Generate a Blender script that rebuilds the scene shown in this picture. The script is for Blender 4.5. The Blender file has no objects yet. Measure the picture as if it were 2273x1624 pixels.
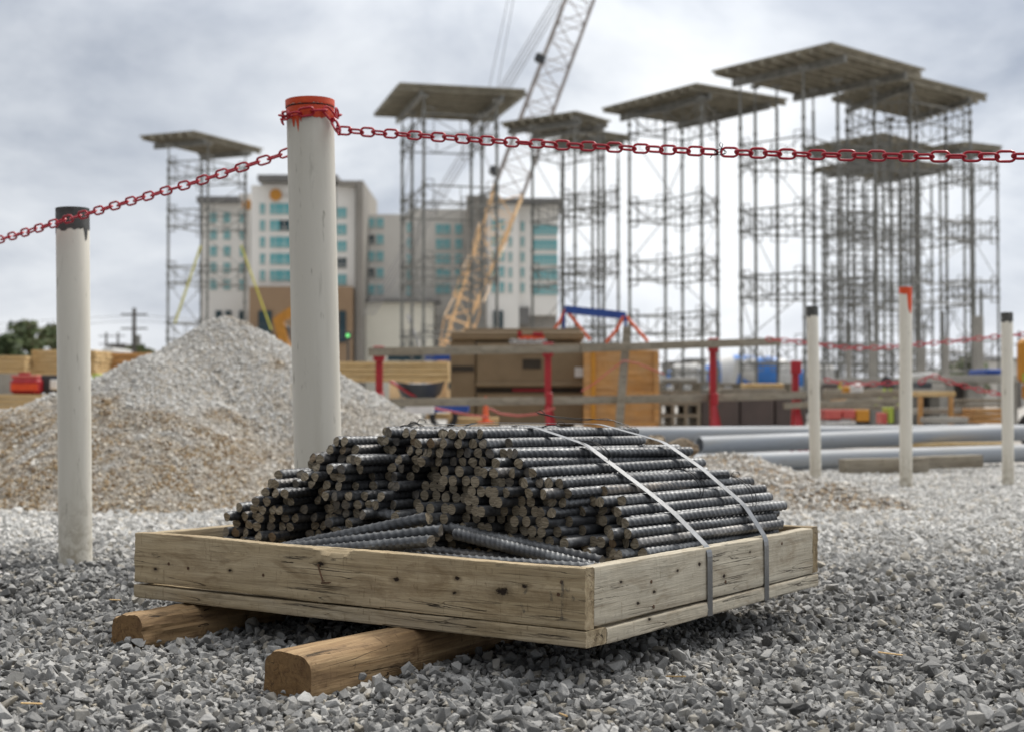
import bpy, math, random
import numpy as np
from mathutils import Vector, Matrix, Quaternion, noise as mnoise
random.seed(7); rng = np.random.default_rng(7)
S = bpy.context.scene; COL = S.collection
R = math.radians
# ------------------------------------------------------------------ camera
F, HOR, CX, CY, HC = 3140.0, 895.0, 1136.5, 812.0, 0.66
PITCH = math.atan((HOR - CY) / F)
cam_d = bpy.data.cameras.new('camera'); cam = bpy.data.objects.new('camera', cam_d); COL.objects.link(cam)
cam.location = (0, 0, HC); cam.rotation_euler = (math.pi / 2 + PITCH, 0, 0)
cam_d.sensor_width = 36; cam_d.lens = F / 2273 * 36; cam_d.clip_end = 3000; cam_d.clip_start = 0.05
cam_d.dof.use_dof = True; cam_d.dof.focus_distance = 3.55; cam_d.dof.aperture_fstop = 3.7; cam_d.dof.aperture_blades = 9
S.camera = cam
# ------------------------------------------------------------------ world and sun
SUN_EL, SUN_AZ = R(52), R(38)          # azimuth measured from +Y towards +X
w = bpy.data.worlds.new('World'); S.world = w; w.use_nodes = True
nt = w.node_tree; nt.nodes.clear()
def N(t, ty, **kw):
    n = t.nodes.new(ty)
    for k, v in kw.items(): setattr(n, k, v)
    return n
out = N(nt, 'ShaderNodeOutputWorld'); bg = N(nt, 'ShaderNodeBackground'); bg.inputs[1].default_value = 1.0
sky = N(nt, 'ShaderNodeTexSky'); sky.sky_type = 'NISHITA'; sky.sun_disc = False
sky.sun_elevation = SUN_EL; sky.sun_rotation = SUN_AZ
skm = N(nt, 'ShaderNodeVectorMath', operation='SCALE'); skm.inputs['Scale'].default_value = 0.10
nt.links.new(sky.outputs[0], skm.inputs[0])
tc = N(nt, 'ShaderNodeTexCoord'); sep = N(nt, 'ShaderNodeSeparateXYZ'); nt.links.new(tc.outputs['Generated'], sep.inputs[0])
def M(t, op, a, b=None, c=None, clamp=False):
    n = N(t, 'ShaderNodeMath', operation=op); n.use_clamp = clamp
    for i, v in enumerate((a, b, c)):
        if v is None: continue
        if isinstance(v, (int, float)): n.inputs[i].default_value = v
        else: t.links.new(v, n.inputs[i])
    return n.outputs[0]
za = M(nt, 'MAXIMUM', sep.outputs[2], 0.0); zz = M(nt, 'ADD', za, 0.42)
cxn = M(nt, 'DIVIDE', sep.outputs[0], zz); cyn = M(nt, 'DIVIDE', sep.outputs[1], zz)
cmb = N(nt, 'ShaderNodeCombineXYZ'); nt.links.new(cxn, cmb.inputs[0]); nt.links.new(cyn, cmb.inputs[1]); cmb.inputs[2].default_value = 0.7
mp = N(nt, 'ShaderNodeMapping'); mp.inputs['Location'].default_value = (3.3, 1.15, 0); nt.links.new(cmb.outputs[0], mp.inputs[0])
n1 = N(nt, 'ShaderNodeTexNoise'); n1.inputs['Scale'].default_value = 2.3; n1.inputs['Detail'].default_value = 8; n1.inputs['Roughness'].default_value = .55; n1.inputs['Distortion'].default_value = .25
nt.links.new(mp.outputs[0], n1.inputs['Vector'])
cr = N(nt, 'ShaderNodeValToRGB'); nt.links.new(n1.outputs[0], cr.inputs[0])
cr.color_ramp.elements[0].position = .34; cr.color_ramp.elements[0].color = (.31, .345, .41, 1)
cr.color_ramp.elements[1].position = .66; cr.color_ramp.elements[1].color = (.78, .795, .81, 1)
e = cr.color_ramp.elements.new(.46); e.color = (.51, .54, .59, 1)
e = cr.color_ramp.elements.new(.54); e.color = (.645, .67, .705, 1)
# brighter towards the horizon band, dimming added behind and left, out of view, to shape the light
hz = N(nt, 'ShaderNodeMapRange'); nt.links.new(za, hz.inputs[0]); hz.inputs[1].default_value = 0.0; hz.inputs[2].default_value = .16; hz.inputs[3].default_value = .55; hz.inputs[4].default_value = 0
mx = N(nt, 'ShaderNodeMix', data_type='RGBA'); nt.links.new(hz.outputs[0], mx.inputs[0]); nt.links.new(cr.outputs[0], mx.inputs[6]); mx.inputs[7].default_value = (.70, .72, .77, 1)
dirf = N(nt, 'ShaderNodeMapRange'); sx = M(nt, 'MULTIPLY', sep.outputs[0], .72); dd = M(nt, 'ADD', M(nt, 'MULTIPLY', sep.outputs[1], .78), sx)
nt.links.new(dd, dirf.inputs[0]); dirf.inputs[1].default_value = -1.0; dirf.inputs[2].default_value = .9; dirf.inputs[3].default_value = .36; dirf.inputs[4].default_value = 1.10
sc = N(nt, 'ShaderNodeVectorMath', operation='SCALE'); nt.links.new(mx.outputs[2], sc.inputs[0]); nt.links.new(M(nt, 'MULTIPLY', dirf.outputs[0], M(nt, 'ADD', 1.08, M(nt, 'MULTIPLY', M(nt, 'MAXIMUM', M(nt, 'SUBTRACT', sep.outputs[2], .24), 0.), 2.6))), sc.inputs['Scale'])
warm = N(nt, 'ShaderNodeMix', data_type='RGBA', blend_type='MULTIPLY'); wf = N(nt, 'ShaderNodeMapRange'); nt.links.new(za, wf.inputs[0]); wf.inputs[1].default_value = .28; wf.inputs[2].default_value = .6
nt.links.new(wf.outputs[0], warm.inputs[0]); nt.links.new(sc.outputs[0], warm.inputs[6]); warm.inputs[7].default_value = (1.05, 1.0, .93, 1)
fin = N(nt, 'ShaderNodeMix', data_type='RGBA'); fin.inputs[0].default_value = .94
nt.links.new(skm.outputs[0], fin.inputs[6]); nt.links.new(warm.outputs[2], fin.inputs[7])
nt.links.new(fin.outputs[2], bg.inputs[0]); nt.links.new(bg.outputs[0], out.inputs[0])
sl = bpy.data.lights.new('sun', 'SUN'); sl.energy = 2.3; sl.angle = R(16); sl.color = (1, .94, .85)
so = bpy.data.objects.new('sun', sl); COL.objects.link(so)
sv = Vector((math.sin(SUN_AZ) * math.cos(SUN_EL), math.cos(SUN_AZ) * math.cos(SUN_EL), math.sin(SUN_EL)))
so.rotation_euler = (-sv).to_track_quat('-Z', 'Y').to_euler(); so.location = (5, 5, 30)
S.view_settings.view_transform = 'Standard'; S.view_settings.look = 'None'; S.view_settings.gamma = 1; S.view_settings.exposure = .24
S.cycles.max_bounces = 6; S.cycles.diffuse_bounces = 3; S.cycles.glossy_bounces = 3; S.cycles.transparent_max_bounces = 8
S.cycles.use_denoising = True

# ------------------------------------------------------------------ helpers
CP, SP = math.cos(PITCH), math.sin(PITCH)
def ray(x, y):
    X = (x - CX) / F; U = -(y - CY) / F
    return Vector((X, CP - SP * U, SP + CP * U))
def P(x, y, d):                     # a point of the place seen at (x, y), d metres ahead
    r = ray(x, y); return Vector((0, 0, HC)) + r * (d / r.y)
def PZ(x, y, z):                    # the same at a known height
    r = ray(x, y); return Vector((0, 0, HC)) + r * ((z - HC) / r.z)
def link(o, parent=None):
    COL.objects.link(o)
    if parent is not None: o.parent = parent
    return o
def tag(o, label=None, cat=None, group=None, kind=None):
    if label: o['label'] = label
    if cat: o['category'] = cat
    if group: o['group'] = group
    if kind: o['kind'] = kind
    return o
def empty(name, loc=(0, 0, 0), rz=0, label=None, cat=None, group=None):
    o = bpy.data.objects.new(name, None); o.location = loc; o.rotation_euler = (0, 0, rz); o.empty_display_size = .1
    return tag(link(o), label, cat, group)
class MB:
    def __init__(s): s.v = []; s.f = []; s.m = []
    def add(s, vs, fs, mi=0):
        b = len(s.v); s.v += [tuple(v) for v in vs]; s.f += [tuple(b + i for i in f) for f in fs]; s.m += [mi] * len(fs); return s
    def box(s, c, d, rz=0, rx=0, ry=0, mi=0, bev=0):
        hx, hy, hz_ = d[0] / 2, d[1] / 2, d[2] / 2
        rot = Matrix.Rotation(rz, 3, 'Z') @ Matrix.Rotation(ry, 3, 'Y') @ Matrix.Rotation(rx, 3, 'X')
        c = Vector(c)
        if bev <= 0:
            vs = [Vector((x, y, z)) for x in (-hx, hx) for y in (-hy, hy) for z in (-hz_, hz_)]
            fs = [(0, 1, 3, 2), (4, 6, 7, 5), (0, 4, 5, 1), (2, 3, 7, 6), (0, 2, 6, 4), (1, 5, 7, 3)]
        else:
            b = min(bev, hx * .45, hy * .45, hz_ * .45); vs = []; fs = []
            def ring(z, i):
                X, Y = hx - i, hy - i
                return [Vector(p) for p in ((-X + b, -Y, z), (X - b, -Y, z), (X, -Y + b, z), (X, Y - b, z), (X - b, Y, z), (-X + b, Y, z), (-X, Y - b, z), (-X, -Y + b, z))]
            for z, i in ((-hz_, b), (-hz_ + b, 0), (hz_ - b, 0), (hz_, b)): vs += ring(z, i)
            for k in range(3):
                for j in range(8): fs.append((k * 8 + j, k * 8 + (j + 1) % 8, k * 8 + 8 + (j + 1) % 8, k * 8 + 8 + j))
            fs.append(tuple(reversed(range(8)))); fs.append(tuple(range(24, 32)))
        return s.add([c + rot @ v for v in vs], fs, mi)
    def beam(s, a, b, wd, ht, mi=0):          # square bar from a to b
        a = Vector(a); b = Vector(b); d = (b - a); L = d.length
        if L < 1e-6: return s
        d.normalize(); up = Vector((0, 0, 1)) if abs(d.z) < .95 else Vector((0, 1, 0))
        x = d.cross(up).normalized() * wd / 2; y = x.normalized().cross(d).normalized() * ht / 2
        vs = [a - x - y, a + x - y, a + x + y, a - x + y, b - x - y, b + x - y, b + x + y, b - x + y]
        return s.add(vs, [(3, 2, 1, 0), (4, 5, 6, 7), (0, 1, 5, 4), (1, 2, 6, 5), (2, 3, 7, 6), (3, 0, 4, 7)], mi)
    def tube(s, pts, r, n=8, cap=True, mi=0, closed=False):
        pts = [Vector(p) for p in pts]; m = len(pts); vs = []; fs = []; ref = None
        for i, p in enumerate(pts):
            if closed: t = pts[(i + 1) % m] - pts[i - 1]
            else: t = pts[min(i + 1, m - 1)] - pts[max(i - 1, 0)]
            if t.length < 1e-9: t = Vector((0, 0, 1))
            t.normalize()
            if ref is None: ref = Vector((0, 0, 1)) if abs(t.z) < .9 else Vector((1, 0, 0))
            ref = (ref - t * ref.dot(t)); ref = ref.normalized() if ref.length > 1e-6 else t.orthogonal().normalized()
            bn = t.cross(ref); rr = r[i] if isinstance(r, (list, tuple)) else r
            for j in range(n):
                a = 2 * math.pi * j / n; vs.append(p + (ref * math.cos(a) + bn * math.sin(a)) * rr)
        for i in range(m if closed else m - 1):
            for j in range(n):
                k = (i + 1) % m; fs.append((i * n + j, i * n + (j + 1) % n, k * n + (j + 1) % n, k * n + j))
        if cap and not closed: fs.append(tuple(reversed(range(n)))); fs.append(tuple(range((m - 1) * n, m * n)))
        return s.add(vs, fs, mi)
    def lathe(s, prof, n=24, c=(0, 0, 0), mi=0, cap=True):
        vs = []; fs = []; m = len(prof); c = Vector(c)
        for r, z in prof:
            for j in range(n):
                a = 2 * math.pi * j / n; vs.append(c + Vector((r * math.cos(a), r * math.sin(a), z)))
        for i in range(m - 1):
            for j in range(n): fs.append((i * n + j, i * n + (j + 1) % n, (i + 1) * n + (j + 1) % n, (i + 1) * n + j))
        if cap: fs.append(tuple(reversed(range(n)))); fs.append(tuple(range((m - 1) * n, m * n)))
        return s.add(vs, fs, mi)
    def mesh(s, name, mats, smooth=False):
        me = bpy.data.meshes.new(name); me.from_pydata(s.v, [], s.f)
        for m in (mats if isinstance(mats, (list, tuple)) else [mats]): me.materials.append(m)
        if any(s.m): me.polygons.foreach_set('material_index', s.m)
        if smooth:
            me.polygons.foreach_set('use_smooth', [True] * len(s.f))
            if smooth != 'all': me.set_sharp_from_angle(angle=R(38))
        me.update(); return me
    def build(s, name, mats, parent=None, loc=None, rot=None, smooth=False):
        o = bpy.data.objects.new(name, s.mesh(name, mats, smooth)); link(o, parent)
        if loc is not None: o.location = loc
        if rot is not None: o.rotation_euler = rot
        return o
def clone(o, parent=None):
    c = o.copy(); COL.objects.link(c); c.parent = parent; return c
def clone_tree(o):
    r_ = o.copy(); COL.objects.link(r_)
    for ch in list(o.children):
        c = ch.copy(); COL.objects.link(c); c.parent = r_
        for g in ch.children:
            d = g.copy(); COL.objects.link(d); d.parent = c
    return r_
def ppl(name, mats, pts, parent=None, mi=0, **k): return MB().tube(pts, **k).build(name, mats, parent, smooth=True)

# ------------------------------------------------------------------ materials
def base(name, rough=.6, metal=0., spec=.5):
    m = bpy.data.materials.new(name); m.use_nodes = True; t = m.node_tree
    b = t.nodes['Principled BSDF']; b.inputs['Roughness'].default_value = rough; b.inputs['Metallic'].default_value = metal
    b.inputs['Specular IOR Level'].default_value = spec
    return m, t, b
def ramp(t, fac, stops):
    r = N(t, 'ShaderNodeValToRGB'); t.links.new(fac, r.inputs[0]); el = r.color_ramp.elements
    el[0].position = stops[0][0]; el[0].color = (*stops[0][1], 1); el[1].position = stops[-1][0]; el[1].color = (*stops[-1][1], 1)
    for p, c in stops[1:-1]: x = el.new(p); x.color = (*c, 1)
    return r.outputs[0]
def noi(t, vec, scale, detail=4, rough=.5, dist=0.):
    n = N(t, 'ShaderNodeTexNoise'); n.inputs['Scale'].default_value = scale; n.inputs['Detail'].default_value = detail
    n.inputs['Roughness'].default_value = rough; n.inputs['Distortion'].default_value = dist
    if vec is not None: t.links.new(vec, n.inputs['Vector'])
    return n.outputs[0]
def mapn(t, vec, scale=(1, 1, 1), loc=(0, 0, 0)):
    n = N(t, 'ShaderNodeMapping'); n.inputs['Scale'].default_value = scale; n.inputs['Location'].default_value = loc; t.links.new(vec, n.inputs[0]); return n.outputs[0]
def mixc(t, fac, a, b, blend='MIX'):
    n = N(t, 'ShaderNodeMix', data_type='RGBA', blend_type=blend)
    for i, v in ((0, fac), (6, a), (7, b)):
        if isinstance(v, (int, float)): n.inputs[i].default_value = v
        elif isinstance(v, tuple): n.inputs[i].default_value = (*v, 1)
        else: t.links.new(v, n.inputs[i])
    return n.outputs[2]
def mrange(t, v, a, b, c=0, d=1):
    n = N(t, 'ShaderNodeMapRange'); t.links.new(v, n.inputs[0]); n.inputs[1].default_value = a; n.inputs[2].default_value = b; n.inputs[3].default_value = c; n.inputs[4].default_value = d
    return n.outputs[0]
def bump(t, b, h, st=.3, dist=.01):
    n = N(t, 'ShaderNodeBump'); n.inputs['Strength'].default_value = st; n.inputs['Distance'].default_value = dist; t.links.new(h, n.inputs['Height']); t.links.new(n.outputs[0], b.inputs['Normal'])
def tco(t, k='Object'): return N(t, 'ShaderNodeTexCoord').outputs[k]
def simple(name, c1, c2=None, rough=.6, metal=0., scale=6, st=.15, bd=.004, spec=.5, stretch=(1, 1, 1)):
    m, t, b = base(name, rough, metal, spec); c2 = c2 or tuple(x * .72 for x in c1)
    v = mapn(t, tco(t), stretch); n = noi(t, v, scale, 6, .6)
    t.links.new(ramp(t, n, [(.3, c2), (.7, c1)]), b.inputs['Base Color'])
    n2 = noi(t, v, scale * 9, 3); bump(t, b, n2, st, bd)
    t.links.new(mrange(t, n, .3, .7, min(1, rough * 1.2), rough * .85), b.inputs['Roughness']); return m
def wood(name, light, mid, dark, knots=(), gs=1., crack=1., gray=(.30, .28, .24), grayf=.5):
    m, t, b = base(name, .82, 0, .3); o = tco(t)
    # grain waves round the knots
    warp = None
    for (kx, kz, kr) in knots:
        sp_ = N(t, 'ShaderNodeSeparateXYZ'); t.links.new(o, sp_.inputs[0])
        dx = M(t, 'MULTIPLY', M(t, 'SUBTRACT', sp_.outputs[0], kx), .55 / kr); dz = M(t, 'DIVIDE', M(t, 'SUBTRACT', sp_.outputs[2], kz), kr)
        d2 = M(t, 'SQRT', M(t, 'ADD', M(t, 'MULTIPLY', dx, dx), M(t, 'MULTIPLY', dz, dz)))
        warp = d2 if warp is None else M(t, 'MINIMUM', warp, d2)
    g = noi(t, mapn(t, o, (1.3 * gs, 26 * gs, 26 * gs)), 1.6, 8, .62, .9)
    col = ramp(t, g, [(.28, dark), (.45, mid), (.68, light)])
    fine = noi(t, mapn(t, o, (9 * gs, 210 * gs, 210 * gs)), 1.0, 4, .6, .2)
    col = mixc(t, mrange(t, fine, .35, .7, .35, 0), col, dark)
    big = noi(t, mapn(t, o, (2.2, 5, 5), (3, 1, 2)), 1.3, 5, .6, .4)
    col = mixc(t, mrange(t, big, .38, .68, 0, grayf), col, gray)
    st_ = noi(t, o, 34, 4, .7, .5); col = mixc(t, mrange(t, st_, .62, .74, 0, .55), col, tuple(x * .5 for x in dark))
    bl = noi(t, mapn(t, o, (5, 16, 16), (2, 2, 9)), 1.2, 6, .7, .8); col = mixc(t, mrange(t, bl, .50, .66, 0, .7), col, tuple(x * 1.15 for x in dark)); sc2 = noi(t, mapn(t, o, (70, 9, 9), (1, 4, 4)), 1., 4, .75, 1.5); col = mixc(t, mrange(t, sc2, .61, .66, 0, .6), col, dark)
    ck = noi(t, mapn(t, o, (1.7, 44, 44), (7, 0, 3)), 1.0, 3, .45, .5)
    cm = mrange(t, M(t, 'ABSOLUTE', M(t, 'SUBTRACT', ck, .5)), .0, .011, 1, 0)
    cgate = mrange(t, noi(t, mapn(t, o, (3, 9, 9), (1, 5, 2)), 1.1, 2), .5, .58)
    cm = M(t, 'MULTIPLY', M(t, 'MULTIPLY', cm, cgate), crack, clamp=True)
    col = mixc(t, cm, col, (.03, .022, .015))
    hgt = M(t, 'SUBTRACT', M(t, 'ADD', M(t, 'MULTIPLY', g, .5), M(t, 'MULTIPLY', fine, .6)), M(t, 'MULTIPLY', cm, 1.6))
    if warp is not None:
        kn = noi(t, o, 75, 4, .7, .6); wp = M(t, 'ADD', warp, M(t, 'MULTIPLY', M(t, 'SUBTRACT', kn, .5), 2.4))
        col = mixc(t, mrange(t, wp, .9, 2.6, .6, 0), col, tuple(x * .75 for x in dark)); km = mrange(t, wp, .55, .95, 1, 0)
        col = mixc(t, km, col, (.022, .013, .008)); hgt = M(t, 'SUBTRACT', hgt, M(t, 'MULTIPLY', km, 1.2))
    t.links.new(col, b.inputs['Base Color']); bump(t, b, hgt, .9, .0035); return m

# stones
def stone_mat(name, heap=False):
    m, t, b = base(name, .88, 0, .25)
    inf = N(t, 'ShaderNodeObjectInfo').outputs['Random']; pos = N(t, 'ShaderNodeNewGeometry').outputs['Position']
    sp_ = N(t, 'ShaderNodeSeparateXYZ'); t.links.new(pos, sp_.inputs[0])
    fine = noi(t, pos, 90, 5, .65); veins = noi(t, pos, 28, 4, .6, 1.2)
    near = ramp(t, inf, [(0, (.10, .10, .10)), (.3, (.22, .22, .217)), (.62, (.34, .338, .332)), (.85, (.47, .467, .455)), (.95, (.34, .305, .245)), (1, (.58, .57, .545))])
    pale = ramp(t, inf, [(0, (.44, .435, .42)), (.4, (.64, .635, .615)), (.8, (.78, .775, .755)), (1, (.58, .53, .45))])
    if heap:
        patch = noi(t, pos, .95, 5, .62, .7); low = mrange(t, sp_.outputs[2], .12, 1.05, .20, -.13)
        f = mrange(t, M(t, 'ADD', patch, low), .475, .555)
        f2 = mrange(t, noi(t, pos, 7, 3, .6), .36, .55, .35, 1)
        brown = ramp(t, inf, [(0, (.22, .14, .07)), (.5, (.42, .305, .17)), (.78, (.62, .53, .40)), (1, (.76, .73, .67))])
        gray = ramp(t, inf, [(0, (.48, .47, .45)), (.4, (.65, .64, .61)), (1, (.80, .79, .765))])
        xl = mrange(t, sp_.outputs[0], -1.9, -.9, 1, .25); col = mixc(t, M(t, 'MULTIPLY', M(t, 'MULTIPLY', f, f2), xl), gray, brown)
    else:
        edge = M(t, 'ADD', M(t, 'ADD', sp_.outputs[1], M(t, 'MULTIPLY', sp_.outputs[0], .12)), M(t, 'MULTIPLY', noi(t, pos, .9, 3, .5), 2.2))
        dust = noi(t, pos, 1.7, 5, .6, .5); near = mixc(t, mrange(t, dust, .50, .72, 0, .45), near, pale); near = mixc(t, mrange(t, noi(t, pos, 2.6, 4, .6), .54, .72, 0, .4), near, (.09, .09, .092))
        col = mixc(t, mrange(t, edge, 6.3, 8.0), near, pale)  # near stones darker: soft foreground shade put into their colour, paler stone beyond
    col = mixc(t, mrange(t, fine, .3, .7, .30, 0), col, (.06, .06, .058)); col = mixc(t, mrange(t, veins, .56, .72, 0, .35), col, (.42, .41, .39))
    t.links.new(col, b.inputs['Base Color']); bump(t, b, M(t, 'ADD', fine, noi(t, pos, 320, 3, .6)), .55, .0022); return m
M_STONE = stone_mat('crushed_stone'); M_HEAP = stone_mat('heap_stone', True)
def heap_ground(name, cols, scale=30):
    m, t, b = base(name, .95, 0, .2); pos = N(t, 'ShaderNodeNewGeometry').outputs['Position']
    v = N(t, 'ShaderNodeTexVoronoi'); v.inputs['Scale'].default_value = scale; t.links.new(pos, v.inputs['Vector'])
    n = noi(t, pos, 3, 6, .65); f = M(t, 'ADD', M(t, 'MULTIPLY', N(t, 'ShaderNodeSeparateColor').outputs[0], 0), 0)
    sc_ = N(t, 'ShaderNodeSeparateColor'); t.links.new(v.outputs['Color'], sc_.inputs[0])
    k = M(t, 'ADD', M(t, 'MULTIPLY', sc_.outputs[0], .55), M(t, 'MULTIPLY', n, .5))
    t.links.new(ramp(t, k, [(.15, cols[0]), (.5, cols[1]), (.85, cols[2])]), b.inputs['Base Color'])
    bump(t, b, v.outputs['Distance'], 1., .03); return m
def ground_mat():
    m, t, b = base('gravel_ground', .95, 0, .2); pos = N(t, 'ShaderNodeNewGeometry').outputs['Position']
    sp_ = N(t, 'ShaderNodeSeparateXYZ'); t.links.new(pos, sp_.inputs[0])
    v = N(t, 'ShaderNodeTexVoronoi'); v.inputs['Scale'].default_value = 26; t.links.new(pos, v.inputs['Vector'])
    sc_ = N(t, 'ShaderNodeSeparateColor'); t.links.new(v.outputs['Color'], sc_.inputs[0])
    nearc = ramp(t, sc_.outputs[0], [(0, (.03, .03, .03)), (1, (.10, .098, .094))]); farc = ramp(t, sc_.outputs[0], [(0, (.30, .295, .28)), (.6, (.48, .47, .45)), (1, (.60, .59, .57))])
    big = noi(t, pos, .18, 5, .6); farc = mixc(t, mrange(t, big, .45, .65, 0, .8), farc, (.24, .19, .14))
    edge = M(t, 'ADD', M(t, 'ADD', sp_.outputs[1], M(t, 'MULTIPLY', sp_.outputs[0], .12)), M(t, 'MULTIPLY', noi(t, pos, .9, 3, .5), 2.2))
    t.links.new(mixc(t, mrange(t, edge, 6.3, 8.0), nearc, farc), b.inputs['Base Color']); bump(t, b, v.outputs['Distance'], .9, .02); return m  # same near zone: foreground shade put into the sheet's colour
M_GROUND = ground_mat()
M_DIRT = heap_ground('dirt', ((.10, .075, .05), (.22, .17, .12), (.36, .31, .24)), 22)
M_HEAPB = heap_ground('heap_core', ((.26, .22, .17), (.42, .38, .32), (.60, .58, .54)), 60)
def rebar_mats():
    m, t, b = base('mill_scale_steel', .5, .55, .5); o = tco(t); rnd = N(t, 'ShaderNodeObjectInfo').outputs['Random']
    n = noi(t, mapn(t, o, (7, 40, 40)), 1, 6, .65); n2 = noi(t, o, 130, 3, .6)
    rustm = M(t, 'MULTIPLY', mrange(t, n, .46, .62), mrange(t, rnd, .72, 1.), clamp=True)
    c = ramp(t, n, [(.25, (.034, .035, .038)), (.52, (.095, .10, .108)), (.75, (.25, .26, .27))])
    c = mixc(t, M(t, 'MULTIPLY', rustm, .6), c, (.15, .10, .05)); t.links.new(c, b.inputs['Base Color'])
    t.links.new(M(t, 'SUBTRACT', .6, M(t, 'MULTIPLY', rustm, .5)), b.inputs['Metallic'])
    t.links.new(mrange(t, n2, .3, .7, .42, .62), b.inputs['Roughness']); bump(t, b, n2, .35, .0006)
    e, t, b = base('sheared_steel', .6, .35, .4); o = tco(t); rnd = N(t, 'ShaderNodeObjectInfo').outputs['Random']
    n = noi(t, mapn(t, o, (30, 60, 420)), 1, 4, .7, .4)
    c = ramp(t, n, [(.3, (.07, .058, .04)), (.5, (.27, .225, .16)), (.72, (.50, .44, .34))])
    c = mixc(t, mrange(t, rnd, .0, .3, .75, 0), c, (.10, .10, .105)); c = mixc(t, mrange(t, rnd, .9, 1., 0, .7), c, (.17, .095, .04))
    t.links.new(c, b.inputs['Base Color']); bump(t, b, n, .7, .0012); return m, e
M_BAR, M_CUT = rebar_mats()
def pvc_mat(name, c, grime=.35, rough=.42):
    m, t, b = base(name, rough, 0, .5); o = tco(t)
    n = noi(t, mapn(t, o, (9, 9, 1.1)), 1, 5, .6, .2); n2 = noi(t, mapn(t, o, (50, 50, 10), (4, 2, 1)), 1, 3, .5)
    col = mixc(t, mrange(t, n, .45, .7, 0, grime), c, (.36, .33, .25)); col = mixc(t, mrange(t, n2, .66, .76, 0, .7), col, (.17, .15, .11))
    so_ = N(t, 'ShaderNodeSeparateXYZ'); t.links.new(o, so_.inputs[0]); n3 = noi(t, o, 22, 5, .7, .4)
    if 'white' in name: col = mixc(t, M(t, 'MULTIPLY', mrange(t, so_.outputs[2], .05, .34, 1, 0), mrange(t, n3, .42, .62), clamp=True), col, (.33, .29, .22))
    n4 = noi(t, mapn(t, o, (26, 26, 5), (1, 7, 3)), 1, 5, .7, .6); col = mixc(t, mrange(t, n4, .60, .70, 0, .35), col, (.30, .28, .23))
    t.links.new(col, b.inputs['Base Color']); t.links.new(mrange(t, n, .3, .7, rough, rough + .2), b.inputs['Roughness']); return m
M_PVC = pvc_mat('white_pvc', (.66, .63, .555)); M_PVCG = pvc_mat('grey_pvc', (.27, .295, .33), .25, .5)
M_ORANGE = simple('orange_paint', (.72, .09, .015), (.55, .045, .01), .5, scale=14)
M_BLACKP = simple('black_paint', (.10, .10, .095), (.035, .037, .036), .55, scale=20)
M_DARK = simple('groove_shade', (.02, .018, .016), rough=.9)
M_CHAIN = simple('red_plastic', (.50, .016, .040), (.40, .010, .026), .36, scale=25, st=.05)
M_CHAINF = simple('red_plastic_faded', (.55, .12, .10), (.45, .08, .07), .5)
M_STRAP = simple('galvanised_strap', (.30, .305, .31), (.16, .165, .17), .33, .95, 12, stretch=(1, 1, 1))
M_WIRE = simple('black_wire', (.03, .03, .032), (.012, .012, .013), .5, .6)
M_RUST = simple('rusty_nail', (.16, .085, .045), (.07, .04, .025), .7, .4, 90)
M_LOG = wood('old_timber', (.50, .355, .195), (.31, .20, .10), (.07, .038, .02), gs=.8, crack=1.5, gray=(.30, .21, .12), grayf=.4)
M_PLANK = wood('weathered_plank', (.56, .465, .315), (.40, .32, .205), (.15, .11, .06), crack=1.2)
M_LUMBER = wood('fresh_lumber', (.72, .54, .30), (.60, .42, .20), (.36, .22, .09), gs=.5, crack=.2, gray=(.6, .5, .33), grayf=.3)
M_GREYW = wood('grey_lumber', (.36, .32, .25), (.26, .225, .17), (.12, .10, .075), gs=.5, crack=.6)
M_PLY = wood('orange_plywood', (.68, .37, .135), (.54, .275, .09), (.30, .15, .05), gs=.35, crack=.1, gray=(.44, .30, .17), grayf=.7)
M_STEELG = simple('galvanised_steel', (.27, .27, .25), (.15, .15, .14), .55, .3, 3)
M_DECKW = simple('formwork_board', (.34, .315, .25), (.19, .175, .14), .85, scale=2.2)
M_CONC = simple('concrete', (.38, .365, .33), (.24, .23, .21), .9, scale=1.3)
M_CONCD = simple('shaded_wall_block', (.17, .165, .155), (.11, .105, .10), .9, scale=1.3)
M_WALL = simple('stucco_light', (.86, .845, .81), (.79, .775, .74), .9, scale=.15); M_WALLG = simple('stucco_grey', (.66, .64, .60), (.59, .57, .53), .9, scale=.15)
M_WALLD = simple('stucco_dark', (.30, .28, .255), (.25, .235, .21), .9, scale=.15); M_BROWN = simple('stucco_brown', (.36, .25, .155), (.30, .20, .125), .9, scale=.15)
M_ROOF = simple('dark_roof', (.20, .195, .19), (.15, .148, .145), .8, scale=.2); M_CREAM = simple('cream_panel', (.82, .79, .68), (.76, .73, .63), .9, scale=.2)
M_GLASS = simple('teal_glass', (.17, .50, .53), (.12, .36, .40), .15, 0, .12, 0); M_GLASSD = simple('dark_glass', (.03, .07, .085), (.02, .035, .045), .15, 0, .3, 0)
M_SUNO = simple('orange_sign', (.62, .28, .04), rough=.5)
M_CRANE = simple('crane_yellow', (.84, .58, .32), (.72, .47, .24), .55, 0, .5); M_CRANEG = simple('crane_grey', (.36, .32, .30), (.25, .22, .205), .6, .2, .5)
M_CABLE = simple('steel_cable', (.36, .36, .37), rough=.5, metal=.3)
M_BOXB = simple('brown_steel', (.22, .155, .085), (.18, .125, .066), .5, 0, 4, .03); M_BOXD = simple('brown_steel_recess_shade', (.035, .025, .014), rough=.7)  # second brown is darkened: recess shade put into the colour, casters share it
M_RED = simple('red_steel', (.40, .012, .022), (.28, .01, .016), .45, 0, 8, .05); M_WHITE = simple('white_plastic', (.72, .72, .71), (.6, .6, .59), .5)
M_BLUE = simple('blue_steel', (.015, .07, .34), (.01, .05, .24), .45, 0, 5, .05); M_ORS = simple('orange_strap', (.80, .17, .06), (.6, .1, .04), .7, scale=20)
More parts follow.
